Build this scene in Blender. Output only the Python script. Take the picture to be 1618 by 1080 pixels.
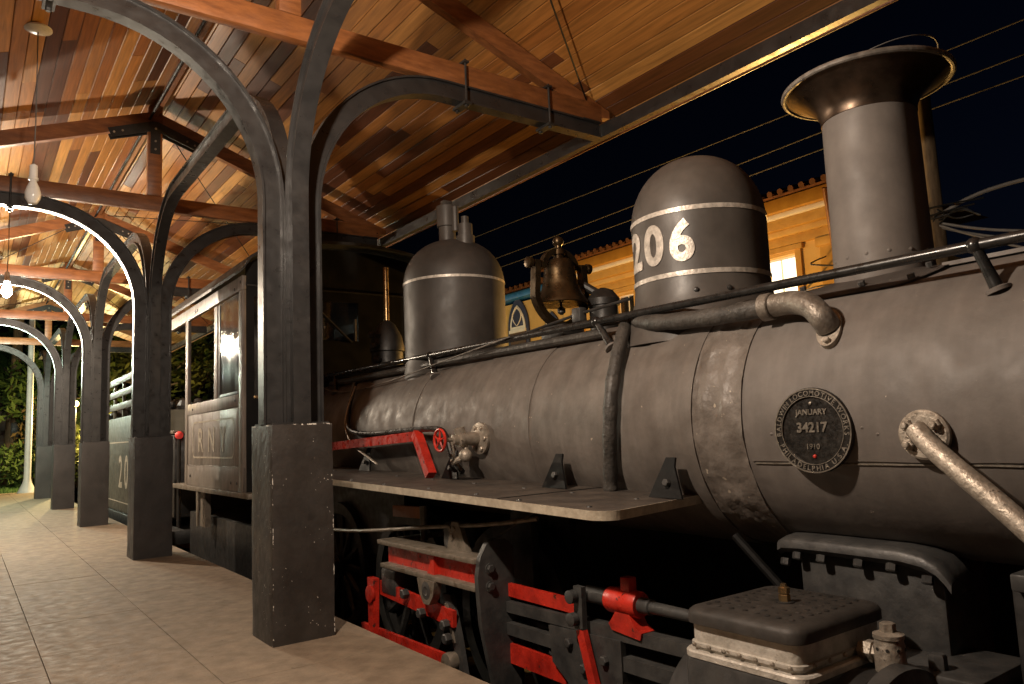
import bpy, bmesh, math, random
from mathutils import Vector, Matrix, noise
random.seed(7)
PI = math.pi
S = bpy.context.scene
COL = S.collection
for o in list(bpy.data.objects): bpy.data.objects.remove(o)

# ------------------------------------------------------------------ camera
cam = bpy.data.cameras.new('camera'); co = bpy.data.objects.new('camera', cam); COL.objects.link(co)
yaw, pitch, roll = math.radians(-36.15), math.radians(6.68), math.radians(-2.45)
fw = Vector((-math.sin(yaw)*math.cos(pitch), math.cos(yaw)*math.cos(pitch), math.sin(pitch)))
rt = Vector((math.cos(yaw), math.sin(yaw), 0)); up = rt.cross(fw)
r2 = rt*math.cos(roll)+up*math.sin(roll); u2 = -rt*math.sin(roll)+up*math.cos(roll)
m = Matrix(((r2.x,u2.x,-fw.x,-1.57),(r2.y,u2.y,-fw.y,-4.39),(r2.z,u2.z,-fw.z,1.11),(0,0,0,1)))
co.matrix_world = m
cam.sensor_width = 36; cam.lens = 36*1190/1618; cam.clip_start = .05; cam.clip_end = 900
S.camera = co

# ------------------------------------------------------------------ night sky, exposure
w = bpy.data.worlds.new('World'); S.world = w; w.use_nodes = True
nt = w.node_tree; bg = nt.nodes['Background']
sky = nt.nodes.new('ShaderNodeTexSky'); sky.sky_type = 'NISHITA'; sky.sun_disc = False
sky.sun_elevation = math.radians(-4); sky.sun_rotation = math.radians(110)
tint = nt.nodes.new('ShaderNodeMix'); tint.data_type = 'RGBA'; tint.blend_type = 'MULTIPLY'; tint.inputs[0].default_value = 1
tint.inputs[7].default_value = (.27,.39,.78,1)
nt.links.new(sky.outputs[0], tint.inputs[6]); nt.links.new(tint.outputs[2], bg.inputs[0]); bg.inputs[1].default_value = .06
S.view_settings.view_transform = 'Standard'; S.view_settings.look = 'None'
S.view_settings.exposure = .1; S.view_settings.gamma = 1

# ------------------------------------------------------------------ materials
MATS = {}
def mat(name, c1, c2=None, scale=5, rough=.5, metal=0, bump=0, bscale=None, stretch=(1,1,1), detail=6, lo=.35, hi=.65,
        rvar=.12, chips=None, spec=.5, coat=0, bdist=.01, streak=0):
    m = bpy.data.materials.new(name); m.use_nodes = True; t = m.node_tree; N = t.nodes; L = t.links
    b = N['Principled BSDF']; b.inputs['Roughness'].default_value = rough; b.inputs['Metallic'].default_value = metal
    b.inputs['Specular IOR Level'].default_value = spec; b.inputs['Coat Weight'].default_value = coat
    b.inputs['Coat Roughness'].default_value = .25
    tc = N.new('ShaderNodeNewGeometry'); mp = N.new('ShaderNodeMapping'); mp.inputs['Scale'].default_value = stretch
    L.new(tc.outputs['Position'], mp.inputs['Vector'])
    n = N.new('ShaderNodeTexNoise'); n.inputs['Scale'].default_value = scale; n.inputs['Detail'].default_value = detail
    n.inputs['Roughness'].default_value = .62
    L.new(mp.outputs[0], n.inputs['Vector'])
    cr = N.new('ShaderNodeValToRGB'); cr.color_ramp.elements[0].position = lo; cr.color_ramp.elements[1].position = hi
    cr.color_ramp.elements[0].color = (*c1, 1); cr.color_ramp.elements[1].color = (*(c2 or c1), 1)
    L.new(n.outputs['Fac'], cr.inputs[0]); col = cr.outputs[0]
    if streak:
        for sc, lo_s, hi_s in (((2,7,1.6), .35, .65), ((4,22,3.2), .42, .68)):
            ms = N.new('ShaderNodeMapping'); ms.inputs['Scale'].default_value = sc; L.new(tc.outputs['Position'], ms.inputs[0])
            ns = N.new('ShaderNodeTexNoise'); ns.inputs['Scale'].default_value = 1; ns.inputs['Detail'].default_value = 5; L.new(ms.outputs[0], ns.inputs['Vector'])
            rs = N.new('ShaderNodeMapRange'); rs.inputs[1].default_value = lo_s; rs.inputs[2].default_value = hi_s; rs.inputs[3].default_value = 1-streak; rs.inputs[4].default_value = 1+streak*.35
            L.new(ns.outputs['Fac'], rs.inputs[0])
            mm = N.new('ShaderNodeMix'); mm.data_type = 'RGBA'; mm.blend_type = 'MULTIPLY'; mm.inputs[0].default_value = 1
            L.new(col, mm.inputs[6]); L.new(rs.outputs[0], mm.inputs[7]); col = mm.outputs[2]
    if chips:
        cc, cs, cth = chips
        n3 = N.new('ShaderNodeTexNoise'); n3.inputs['Scale'].default_value = cs; n3.inputs['Detail'].default_value = 4
        L.new(tc.outputs['Position'], n3.inputs['Vector'])
        r3 = N.new('ShaderNodeValToRGB'); r3.color_ramp.elements[0].position = cth; r3.color_ramp.elements[1].position = cth+.015
        L.new(n3.outputs['Fac'], r3.inputs[0])
        mx = N.new('ShaderNodeMix'); mx.data_type = 'RGBA'; L.new(r3.outputs[0], mx.inputs[0]); L.new(col, mx.inputs[6]); mx.inputs[7].default_value = (*cc, 1)
        col = mx.outputs[2]
    L.new(col, b.inputs['Base Color'])
    if rvar:
        mr = N.new('ShaderNodeMapRange'); mr.inputs[1].default_value = .3; mr.inputs[2].default_value = .7
        mr.inputs[3].default_value = max(.02, rough-rvar); mr.inputs[4].default_value = min(1, rough+rvar)
        n4 = N.new('ShaderNodeTexNoise'); n4.inputs['Scale'].default_value = scale*2.3; n4.inputs['Detail'].default_value = 5
        L.new(tc.outputs['Position'], n4.inputs['Vector']); L.new(n4.outputs['Fac'], mr.inputs[0]); L.new(mr.outputs[0], b.inputs['Roughness'])
    if bump:
        n2 = N.new('ShaderNodeTexNoise'); n2.inputs['Scale'].default_value = bscale or scale*4; n2.inputs['Detail'].default_value = 5
        L.new(mp.outputs[0] if stretch != (1,1,1) else tc.outputs['Position'], n2.inputs['Vector'])
        bp = N.new('ShaderNodeBump'); bp.inputs['Strength'].default_value = bump; bp.inputs['Distance'].default_value = bdist
        L.new(n2.outputs['Fac'], bp.inputs['Height']); L.new(bp.outputs[0], b.inputs['Normal'])
    MATS[name] = m; return m
def emis(name, c, s):
    m = bpy.data.materials.new(name); m.use_nodes = True; N = m.node_tree.nodes
    b = N['Principled BSDF']; b.inputs['Base Color'].default_value = (*c, 1)
    b.inputs['Emission Color'].default_value = (*c, 1); b.inputs['Emission Strength'].default_value = s
    MATS[name] = m
def plankmat():
    m = bpy.data.materials.new('ceiling_wood'); m.use_nodes = True; t = m.node_tree; N = t.nodes; L = t.links
    b = N['Principled BSDF']; b.inputs['Roughness'].default_value = .46; b.inputs['Specular IOR Level'].default_value = .4
    g = N.new('ShaderNodeNewGeometry'); oi = N.new('ShaderNodeObjectInfo')
    ad = N.new('ShaderNodeMath'); ad.operation = 'ADD'; L.new(g.outputs['Random Per Island'], ad.inputs[0]); L.new(oi.outputs['Random'], ad.inputs[1])
    fr = N.new('ShaderNodeMath'); fr.operation = 'FRACT'; L.new(ad.outputs[0], fr.inputs[0])
    cr = N.new('ShaderNodeValToRGB'); cr.color_ramp.interpolation = 'LINEAR'
    E = cr.color_ramp.elements; E[0].position = 0; E[0].color = (.09,.03,.012,1); E[1].position = 1; E[1].color = (.47,.235,.066,1)
    for p, c in ((.17,(.12,.038,.012,1)),(.23,(.24,.085,.02,1)),(.42,(.31,.125,.03,1)),(.6,(.36,.155,.038,1)),(.8,(.32,.14,.036,1))):
        e = E.new(p); e.color = c
    L.new(fr.outputs[0], cr.inputs[0])
    mul = N.new('ShaderNodeMath'); mul.operation = 'MULTIPLY'; mul.inputs[1].default_value = 37; L.new(fr.outputs[0], mul.inputs[0])
    cb = N.new('ShaderNodeCombineXYZ'); L.new(mul.outputs[0], cb.inputs[1])
    va = N.new('ShaderNodeVectorMath'); va.operation = 'ADD'; L.new(g.outputs['Position'], va.inputs[0]); L.new(cb.outputs[0], va.inputs[1])
    mp = N.new('ShaderNodeMapping'); mp.inputs['Scale'].default_value = (38, 2.2, 38); L.new(va.outputs[0], mp.inputs['Vector'])
    n = N.new('ShaderNodeTexNoise'); n.inputs['Scale'].default_value = 1; n.inputs['Detail'].default_value = 5; n.inputs['Distortion'].default_value = .6
    L.new(mp.outputs[0], n.inputs['Vector'])
    r = N.new('ShaderNodeMapRange'); r.inputs[1].default_value = .3; r.inputs[2].default_value = .7; r.inputs[3].default_value = .62; r.inputs[4].default_value = 1.15
    L.new(n.outputs['Fac'], r.inputs[0])
    mx = N.new('ShaderNodeMix'); mx.data_type = 'RGBA'; mx.blend_type = 'MULTIPLY'; mx.inputs[0].default_value = 1
    L.new(cr.outputs[0], mx.inputs[6]); L.new(r.outputs[0], mx.inputs[7]); L.new(mx.outputs[2], b.inputs['Base Color'])
    bp = N.new('ShaderNodeBump'); bp.inputs['Strength'].default_value = .12; bp.inputs['Distance'].default_value = .004
    L.new(n.outputs['Fac'], bp.inputs['Height']); L.new(bp.outputs[0], b.inputs['Normal'])
    MATS['plank'] = m
plankmat()
mat('beam_wood', (.13,.045,.015), (.29,.11,.036), 5, .46, bump=.2, bscale=30, stretch=(1,5,5), coat=.1, detail=10, lo=.3, hi=.68)
mat('post_steel', (.017,.0165,.0165), (.029,.027,.026), 6, .36, bump=.06, bscale=45)
mat('pedestal_paint', (.022,.0185,.0165), (.042,.035,.030), 4, .46, bump=.35, bscale=22, detail=10)
mat('pedestal_plain', (.021,.0185,.0175), (.037,.032,.03), 3, .5, bump=.2, bscale=22, chips=((.5,.47,.42), 17, .80))
mat('paving', (.14,.105,.073), (.265,.205,.145), 7, .74, spec=.3, bump=.22, bscale=75, detail=12, lo=.28, hi=.72, chips=((.07,.055,.04), 24, .71))
mat('concrete', (.085,.066,.048), (.14,.11,.08), 4, .8, bump=.4, bscale=30)
mat('gravel', (.03,.027,.024), (.09,.08,.07), 25, .9, bump=.8, bscale=40)
mat('asphalt', (.035,.034,.033), (.06,.057,.054), 12, .85, bump=.3)
mat('boiler_paint', (.094,.081,.072), (.168,.148,.133), 3.6, .6, bump=.16, bscale=24, detail=12, lo=.28, hi=.72, rvar=.1, chips=((.34,.29,.24), 30, .752), streak=.085)
mat('jacket_paint', (.088,.074,.063), (.17,.148,.130), 4.6, .58, bump=.4, bscale=9, detail=9, lo=.28, hi=.72, rvar=.12, chips=((.32,.26,.20), 24, .735), bdist=.014, streak=.10)
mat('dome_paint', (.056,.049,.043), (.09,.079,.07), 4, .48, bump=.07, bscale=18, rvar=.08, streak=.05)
mat('dome_paint_shaded', (.038,.033,.029), (.062,.054,.048), 4, .55, bump=.07, bscale=18, rvar=.08, streak=.05)  # dome paint darkened to put the rear dome's shade into the colour
mat('joint_paint', (.082,.068,.057), (.17,.147,.128), 6, .5, bump=.42, bscale=13, detail=9, lo=.28, hi=.7, bdist=.03, chips=((.33,.28,.22), 22, .70))
mat('stack_paint', (.115,.10,.09), (.165,.145,.13), 4, .62, bump=.08, bscale=30, rvar=.08, streak=.05, chips=((.3,.26,.22), 40, .77))
mat('cap_metal', (.06,.042,.03), (.15,.105,.075), 5, .36, metal=.9, bump=.08, bscale=14, rvar=.1)
mat('cap_rim', (.07,.06,.05), (.2,.175,.15), 14, .6, metal=.15, bump=.2)
mat('black_iron', (.012,.0115,.011), (.026,.024,.022), 8, .5, bump=.15, bscale=30)
mat('iron_dark', (.005,.005,.005), (.010,.0095,.009), 8, .6, spec=.2, bump=.15, bscale=30)
mat('gear_iron', (.03,.03,.03), (.06,.058,.055), 9, .48, bump=.2, bscale=40)
mat('rail_iron', (.010,.0095,.009), (.018,.017,.016), 9, .3, bump=.05, bscale=40)
mat('cab_front_paint', (.004,.004,.0042), (.007,.0067,.0065), 3, .5, spec=.25, bump=.05, bscale=15)
mat('cab_side_paint', (.13,.11,.093), (.24,.205,.175), 5, .5, bump=.15, bscale=20, stretch=(3,3,.7))
mat('tender_paint', (.05,.046,.034), (.085,.078,.058), 4, .5, bump=.12, bscale=20)
mat('silver', (.25,.215,.175), (.42,.37,.31), 18, .5, metal=.55, bump=.45, bscale=60, rvar=.14, chips=((.12,.10,.08), 30, .66))
mat('chest_silver', (.40,.37,.32), (.58,.54,.48), 20, .46, metal=.15, bump=.5, bscale=50, chips=((.22,.17,.12), 26, .68))
mat('dull_silver', (.12,.10,.082), (.24,.21,.175), 20, .46, metal=.4, bump=.4, bscale=60)
mat('silver_paint', (.30,.275,.24), (.58,.53,.47), 30, .44, metal=.3, bump=.3, bscale=50, detail=9, lo=.3, hi=.6)
mat('worn_silver', (.14,.12,.09), (.24,.2,.16), 18, .5, metal=.3, bump=.3, bscale=45, chips=((.12,.09,.06), 16, .62))
mat('red_paint', (.26,.014,.009), (.56,.03,.016), 9, .36, bump=.3, bscale=26, detail=9, lo=.3, hi=.6, rvar=.2, chips=((.09,.02,.014), 20, .66))
mat('orange_rust', (.36,.115,.04), (.46,.17,.06), 7, .6, bump=.2)
mat('brass_dark', (.055,.037,.02), (.11,.075,.038), 8, .32, metal=.85, bump=.1, bscale=20)
mat('copper_pipe', (.35,.22,.10), (.5,.34,.17), 8, .3, metal=.9)
mat('board_top', (.028,.022,.018), (.07,.056,.044), 6, .62, bump=.3, bscale=35, detail=9)
mat('board_edge', (.34,.29,.22), (.52,.46,.36), 14, .5, metal=.2, bump=.3, bscale=50)
mat('lid_paint', (.024,.021,.018), (.046,.04,.035), 9, .58, bump=.4, bscale=16)
mat('hose', (.026,.023,.02), (.062,.055,.048), 12, .55, bump=.6, bscale=50)
mat('plate_field', (.012,.011,.010), (.035,.031,.027), 30, .35, metal=.4, bump=.2, bscale=80)
mat('plate_rim', (.16,.14,.115), (.28,.25,.21), 30, .4, metal=.6, bump=.2, bscale=80)
mat('cream_line', (.26,.22,.17), (.48,.42,.33), 22, .5)
mat('yellow_wall', (.50,.30,.085), (.60,.38,.12), 2, .8, bump=.1)
mat('ochre_trim', (.42,.22,.04), (.52,.29,.06), 4, .7, bump=.1)
mat('white_trim', (.68,.63,.55), (.78,.74,.66), 5, .6)
mat('terracotta', (.09,.036,.02), (.16,.065,.033), 6, .8, bump=.2)
mat('blue_trim', (.015,.12,.34), (.025,.18,.45), 5, .45)
mat('navy_trim', (.012,.02,.06), (.02,.03,.085), 5, .45)
mat('dark_wood', (.05,.022,.014), (.08,.036,.022), 6, .5)
mat('wire', (.10,.095,.09), (.15,.14,.13), 5, .7)
mat('pale_cable', (.35,.33,.3), (.45,.42,.38), 5, .6)
mat('black_cable', (.012,.012,.012), (.02,.02,.02), 5, .5)
mat('pole_wood', (.14,.09,.05), (.26,.18,.10), 6, .8, bump=.4, stretch=(6,6,.8))
mat('pole_white', (.62,.6,.55), (.75,.73,.68), 4, .5)
mat('garden_wall', (.11,.085,.07), (.17,.13,.105), 4, .85, bump=.5, bscale=12)
mat('bark', (.05,.036,.024), (.09,.066,.045), 8, .9, bump=.6, stretch=(3,3,.8))
mat('leaf_a', (.03,.06,.012), (.085,.13,.026), .9, .55, lo=.4, hi=.6)
mat('leaf_b', (.055,.075,.014), (.13,.13,.03), .9, .55, lo=.4, hi=.6)
mat('leaf_c', (.12,.085,.03), (.20,.13,.045), .9, .55, lo=.4, hi=.6)
mat('grass', (.04,.10,.012), (.09,.17,.025), 3, .7)
mat('soil', (.05,.04,.025), (.08,.065,.04), 5, .9, bump=.5)
mat('porcelain', (.7,.69,.66), (.78,.77,.74), 6, .25)
mat('roof_sheet', (.06,.04,.03), (.11,.07,.05), 4, .8)
emis('lamp_glow', (1,.86,.66), 260)
emis('lamp_glow_cool', (.86,1,.86), 200)
emis('sodium_glow', (1,.5,.12), 60)
emis('lit_pane', (1,.93,.75), 1.6)
emis('red_lens', (.7,.05,.04), .25)
def glassmat(name, tint, dirt, rough):
    m = bpy.data.materials.new(name); m.use_nodes = True; t = m.node_tree; N = t.nodes; L = t.links; N.clear()
    out = N.new('ShaderNodeOutputMaterial'); tr = N.new('ShaderNodeBsdfTransparent'); tr.inputs[0].default_value = (*tint, 1)
    gl = N.new('ShaderNodeBsdfGlossy'); gl.inputs['Color'].default_value = (.9,.9,.9,1)
    df = N.new('ShaderNodeBsdfDiffuse'); df.inputs[0].default_value = (.55,.52,.47,1)
    g = N.new('ShaderNodeNewGeometry'); n = N.new('ShaderNodeTexNoise'); n.inputs['Scale'].default_value = 7; n.inputs['Detail'].default_value = 8
    mp = N.new('ShaderNodeMapping'); mp.inputs['Scale'].default_value = (1,1,.35); L.new(g.outputs['Position'], mp.inputs[0]); L.new(mp.outputs[0], n.inputs['Vector'])
    mr = N.new('ShaderNodeMapRange'); mr.inputs[1].default_value = .35; mr.inputs[2].default_value = .7; mr.inputs[3].default_value = rough*.5; mr.inputs[4].default_value = rough*1.6
    L.new(n.outputs['Fac'], mr.inputs[0]); L.new(mr.outputs[0], gl.inputs['Roughness'])
    bp = N.new('ShaderNodeBump'); bp.inputs['Strength'].default_value = .25; bp.inputs['Distance'].default_value = .01; L.new(n.outputs['Fac'], bp.inputs['Height']); L.new(bp.outputs[0], gl.inputs['Normal'])
    md = N.new('ShaderNodeMapRange'); md.inputs[1].default_value = .4; md.inputs[2].default_value = .75; md.inputs[3].default_value = dirt*.5; md.inputs[4].default_value = dirt*1.7
    L.new(n.outputs['Fac'], md.inputs[0])
    m1 = N.new('ShaderNodeMixShader'); L.new(md.outputs[0], m1.inputs[0]); L.new(tr.outputs[0], m1.inputs[1]); L.new(df.outputs[0], m1.inputs[2])
    fr = N.new('ShaderNodeFresnel'); fr.inputs[0].default_value = 1.9
    m2 = N.new('ShaderNodeMixShader'); L.new(fr.outputs[0], m2.inputs[0]); L.new(m1.outputs[0], m2.inputs[1]); L.new(gl.outputs[0], m2.inputs[2])
    L.new(m2.outputs[0], out.inputs[0]); MATS[name] = m
glassmat('dirty_glass', (.5,.5,.48), .26, .09)
glassmat('dark_glass', (.25,.27,.28), .04, .07)

def chipmask():
    # worn corner: pale filler showing along the pedestal's vertical corners and in specks on the upper left face
    m = MATS['pedestal_paint']; t = m.node_tree; N = t.nodes; L = t.links; b = N['Principled BSDF']
    src = b.inputs['Base Color'].links[0].from_socket
    g = N.new('ShaderNodeNewGeometry'); sp = N.new('ShaderNodeSeparateXYZ'); L.new(g.outputs['Position'], sp.inputs[0])
    def M(op, a, b_=None):
        n = N.new('ShaderNodeMath'); n.operation = op
        for i, v in enumerate((a, b_)):
            if v is None: continue
            if isinstance(v, (int, float)): n.inputs[i].default_value = v
            else: L.new(v, n.inputs[i])
        return n.outputs[0]
    def noise_(scale, st=(1,1,1)):
        mp = N.new('ShaderNodeMapping'); mp.inputs['Scale'].default_value = st; L.new(g.outputs['Position'], mp.inputs[0])
        n = N.new('ShaderNodeTexNoise'); n.inputs['Scale'].default_value = scale; n.inputs['Detail'].default_value = 4; L.new(mp.outputs[0], n.inputs['Vector']); return n.outputs['Fac']
    ax = M('ABSOLUTE', sp.outputs[0]); ay = M('ABSOLUTE', sp.outputs[1])
    wob = M('MULTIPLY', noise_(45), .014); edge = M('MINIMUM', M('GREATER_THAN', M('ADD', ax, wob), .1795), M('GREATER_THAN', M('ADD', ay, wob), .1845))
    topm = M('GREATER_THAN', sp.outputs[2], 1.191)
    e2 = M('MULTIPLY', edge, M('GREATER_THAN', M('ADD', noise_(9, (.5,.5,1)), M('MULTIPLY', noise_(60), .35)), .765))
    e2 = M('MAXIMUM', e2, M('MULTIPLY', topm, M('GREATER_THAN', noise_(22), .56)))
    lf = M('LESS_THAN', sp.outputs[0], -.176)
    sp_ = M('MULTIPLY', M('GREATER_THAN', noise_(75), .70), M('GREATER_THAN', M('ADD', noise_(6), M('MULTIPLY', lf, .10)), .56))
    fac = M('MAXIMUM', e2, sp_)
    mx = N.new('ShaderNodeMix'); mx.data_type = 'RGBA'; L.new(fac, mx.inputs[0]); L.new(src, mx.inputs[6]); mx.inputs[7].default_value = (.62,.58,.52,1)
    L.new(mx.outputs[2], b.inputs['Base Color'])
chipmask()
# ------------------------------------------------------------------ helpers
class MB:
    def __init__(s): s.bm = bmesh.new()
    def face(s, vs):
        try: return s.bm.faces.new(vs)
        except ValueError: return None
    def box(s, c, d, rot=None, bev=0):
        vs = []
        for i in (-1,1):
            for j in (-1,1):
                for k in (-1,1):
                    p = Vector((i*d[0]/2, j*d[1]/2, k*d[2]/2))
                    if rot is not None: p = rot @ p
                    vs.append(s.bm.verts.new(p+Vector(c)))
        fs = [s.face([vs[i] for i in f]) for f in ((0,1,3,2),(4,6,7,5),(0,4,5,1),(2,3,7,6),(0,2,6,4),(1,5,7,3))]
        if bev:
            es = set(e for f in fs for e in f.edges)
            bmesh.ops.bevel(s.bm, geom=list(es), offset=bev, segments=2, affect='EDGES', profile=.5)
        return s
    def b2(s, a, b, bev=0):
        return s.box([(a[i]+b[i])/2 for i in range(3)], [abs(b[i]-a[i]) for i in range(3)], None, bev)
    def sweep(s, pts, prof, nrm=None, closed_caps=True, scales=None):
        # prof: list of (a,b); frame: a along N, b along B; nrm: fixed binormal B
        pts = [Vector(p) for p in pts]; rings = []; N = None
        for i, p in enumerate(pts):
            t = (pts[min(i+1,len(pts)-1)]-pts[max(i-1,0)]).normalized()
            if nrm is not None:
                B = Vector(nrm); Nn = B.cross(t).normalized(); B = t.cross(Nn)
            else:
                if N is None:
                    a = Vector((0,0,1)) if abs(t.z) < .9 else Vector((1,0,0)); Nn = (a-t*a.dot(t)).normalized()
                else: Nn = (N-t*N.dot(t)).normalized()
                B = t.cross(Nn)
            N = Nn; k = scales[i] if scales else 1
            rings.append([s.bm.verts.new(p+Nn*a*k+B*b*k) for a, b in prof])
        n = len(prof)
        for i in range(len(rings)-1):
            for j in range(n):
                s.face([rings[i][j], rings[i][(j+1)%n], rings[i+1][(j+1)%n], rings[i+1][j]])
        if closed_caps:
            s.face(rings[0][::-1]); s.face(rings[-1])
        return s
    def tube(s, pts, r, n=10, scales=None):
        return s.sweep(pts, [(r*math.cos(2*PI*j/n), r*math.sin(2*PI*j/n)) for j in range(n)], None, True, scales)
    def lathe(s, prof, o, ax=(0,0,1), n=32, fn=None, cap=True):
        ax = Vector(ax).normalized(); a = Vector((1,0,0)) if abs(ax.x) < .9 else Vector((0,1,0))
        U = (a-ax*a.dot(ax)).normalized(); V = ax.cross(U); o = Vector(o); rings = []
        for r, h in prof:
            ring = []
            for j in range(n):
                an = 2*PI*j/n; rr = r if fn is None else fn(r, h, an)
                ring.append(s.bm.verts.new(o+ax*h+U*rr*math.cos(an)+V*rr*math.sin(an)))
            rings.append(ring)
        for i in range(len(rings)-1):
            for j in range(n): s.face([rings[i][j], rings[i][(j+1)%n], rings[i+1][(j+1)%n], rings[i+1][j]])
        if cap: s.face(rings[0][::-1]); s.face(rings[-1])
        return s
    def prism(s, poly, O, U, V, th):
        O, U, V = Vector(O), Vector(U), Vector(V); W = U.cross(V).normalized()*th
        a = [s.bm.verts.new(O+U*x+V*y) for x, y in poly]; b = [s.bm.verts.new(v.co+W) for v in a]; n = len(a)
        s.face(a[::-1]); s.face(b)
        for i in range(n): s.face([a[i], a[(i+1)%n], b[(i+1)%n], b[i]])
        return s
    def hexbolt(s, p, ax, r=.018, h=.018):
        return s.lathe([(r,0),(r,h*.85),(r*.8,h)], p, ax, 6)
    def ball(s, p, r, n=12):
        return s.lathe([(max(.0005, r*math.sin(PI*i/n)), -r*math.cos(PI*i/n)) for i in range(n+1)], p, (0,0,1), n+4)
    def build(s, name, m, parent=None, sharp=35, smooth=True):
        me = bpy.data.meshes.new(name)
        bmesh.ops.recalc_face_normals(s.bm, faces=s.bm.faces[:]); s.bm.to_mesh(me); s.bm.free()
        me.materials.append(MATS[m] if isinstance(m, str) else m)
        if smooth:
            me.polygons.foreach_set('use_smooth', [True]*len(me.polygons)); me.set_sharp_from_angle(angle=math.radians(sharp))
        return place(name, me, parent)
def place(name, me, parent=None):
    o = bpy.data.objects.new(name, me); COL.objects.link(o)
    if parent is not None: setpar(o, parent)
    return o
def worldof(o):
    M = o.matrix_basis.copy()
    return worldof(o.parent) @ o.matrix_parent_inverse @ M if o.parent else M
def setpar(o, parent):
    o.parent = parent; o.matrix_parent_inverse = worldof(parent).inverted()
def tag(o, label, cat, group=None, kind=None):
    if label: o['label'] = label
    if cat: o['category'] = cat
    if group: o['group'] = group
    if kind: o['kind'] = kind
    return o
def thing(name, loc, label, cat, group=None):
    o = bpy.data.objects.new(name, None); COL.objects.link(o); o.location = loc; o.empty_display_size = .2
    return tag(o, label, cat, group)
def copy_tree(o, parent=None):
    c = o.copy(); COL.objects.link(c)
    if parent is not None:
        inv = o.matrix_parent_inverse.copy(); c.parent = parent; c.matrix_parent_inverse = inv
    for ch in [k for k in bpy.data.objects if k.parent == o]: copy_tree(ch, c)
    return c
def text_bm(body, size, off=0., ext=.004, sx=1.0):
    cu = bpy.data.curves.new('t', 'FONT'); cu.body = body; cu.size = size; cu.align_x = 'CENTER'; cu.align_y = 'CENTER'
    cu.offset = off; cu.extrude = ext; cu.resolution_u = 6
    o = bpy.data.objects.new('t', cu); COL.objects.link(o)
    dg = bpy.context.evaluated_depsgraph_get(); me = bpy.data.meshes.new_from_object(o.evaluated_get(dg))
    bm = bmesh.new(); bm.from_mesh(me)
    bpy.data.objects.remove(o); bpy.data.curves.remove(cu); bpy.data.meshes.remove(me)
    xs = [v.co.x for v in bm.verts]; ys = [v.co.y for v in bm.verts]
    cx, cy = (min(xs)+max(xs))/2, (min(ys)+max(ys))/2
    for v in bm.verts: v.co.x = (v.co.x-cx)*sx; v.co.y -= cy
    bmesh.ops.remove_doubles(bm, verts=bm.verts[:], dist=1e-5)
    return bm
def put_text(bm, fn, name, m, parent):
    for v in bm.verts: v.co = fn(v.co)
    me = bpy.data.meshes.new(name); bmesh.ops.recalc_face_normals(bm, faces=bm.faces[:]); bm.to_mesh(me); bm.free()
    me.materials.append(MATS[m]); return place(name, me, parent)
def slice_x(bm, lo, hi, n):
    for i in range(1, n):
        x = lo+(hi-lo)*i/n
        bmesh.ops.bisect_plane(bm, geom=bm.verts[:]+bm.edges[:]+bm.faces[:], plane_co=(x,0,0), plane_no=(1,0,0))
# ------------------------------------------------------------------ ground and platform
SP = 4.15
g = MB(); g.b2((-300,-300,-1.1), (300,400,-.80)); gr = g.build('ground', 'asphalt'); tag(gr, None, None, kind='structure')
pf = MB(); pf.b2((-6.5,-12,-.8), (.345,20.4,-.014)); pfo = pf.build('platform', 'concrete'); tag(pfo, None, None, kind='structure')
slab_me = None
cols = [-5.70,-5.06,-4.41,-3.77,-3.12,-2.48,-1.835,-1.19,-.55]
xw = [(a, (cols+[.36])[i+1]) for i, a in enumerate(cols)]
slabs = 0
for (xa, xb) in xw:
    y = -7.5+random.uniform(0, .9); first = True
    while y < 20.3:
        L = .915; y2 = min(y+L, 20.38)
        vis = -5 < y < 17 and xa > -2.6
        mb = MB(); mb.b2((xa+.0016, y+.0016, -.014), (xb-.0016, y2-.0016, random.uniform(-.0012, .0012)), .002)
        o = mb.build('paving_slab', 'paving', pfo, smooth=False); slabs += 1
        y = y2
bed = MB(); n = 60
bed.b2((.35,-30,-.8), (3.2,60,-.74)); b = bed.build('track_bed', 'gravel'); tag(b, None, None, kind='structure')
trk = thing('railway_track', (1.7,0,-.74), 'narrow gauge rails on sleepers beneath the locomotive', 'track')
for i in range(40):
    MB().b2((.75,-9+i*.65,-.739), (2.65,-8.78+i*.65,-.68), .008).build('sleeper', 'dark_wood', trk)
for x in (1.2, 2.2):
    mb = MB(); mb.sweep([(x,-14,-.68),(x,34,-.68)], [(0,-.05),(.012,-.05),(.02,-.012),(.08,-.008),(.085,-.03),(.12,-.03),(.12,.03),(.085,.03),(.08,.008),(.02,.012),(.012,.05),(0,.05)], (1,0,0))
    mb.build('rail', 'gear_iron', trk)
lw = MB(); lw.b2((-30,20.41,-.8), (.345,60,-.03)); lo_ = lw.build('lawn', 'soil'); tag(lo_, None, None, kind='structure')
lw = MB(); lw.b2((.36,33,-.8), (60,90,-.2)); lo_ = lw.build('garden_ground', 'soil'); tag(lo_, None, None, kind='structure')
# grass blades
mb = MB(); rg = random.Random(3)
for i in range(5200):
    x, y = rg.uniform(-2.8, .34), 20.45+abs(rg.gauss(0, 3.4)); h = rg.uniform(.05, .12); a = rg.uniform(0, 2*PI); dx, dy = .008*math.cos(a), .008*math.sin(a)
    lx, ly = rg.uniform(-.04,.04), rg.uniform(-.04,.04)
    v = [mb.bm.verts.new(p) for p in ((x-dx,y-dy,-.03),(x+dx,y+dy,-.03),(x+lx,y+ly,h-.03))]; mb.face(v)
tag(mb.build('grass', 'grass', smooth=False), 'short lit lawn beyond the end of the platform', 'grass', kind='stuff')

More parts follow.
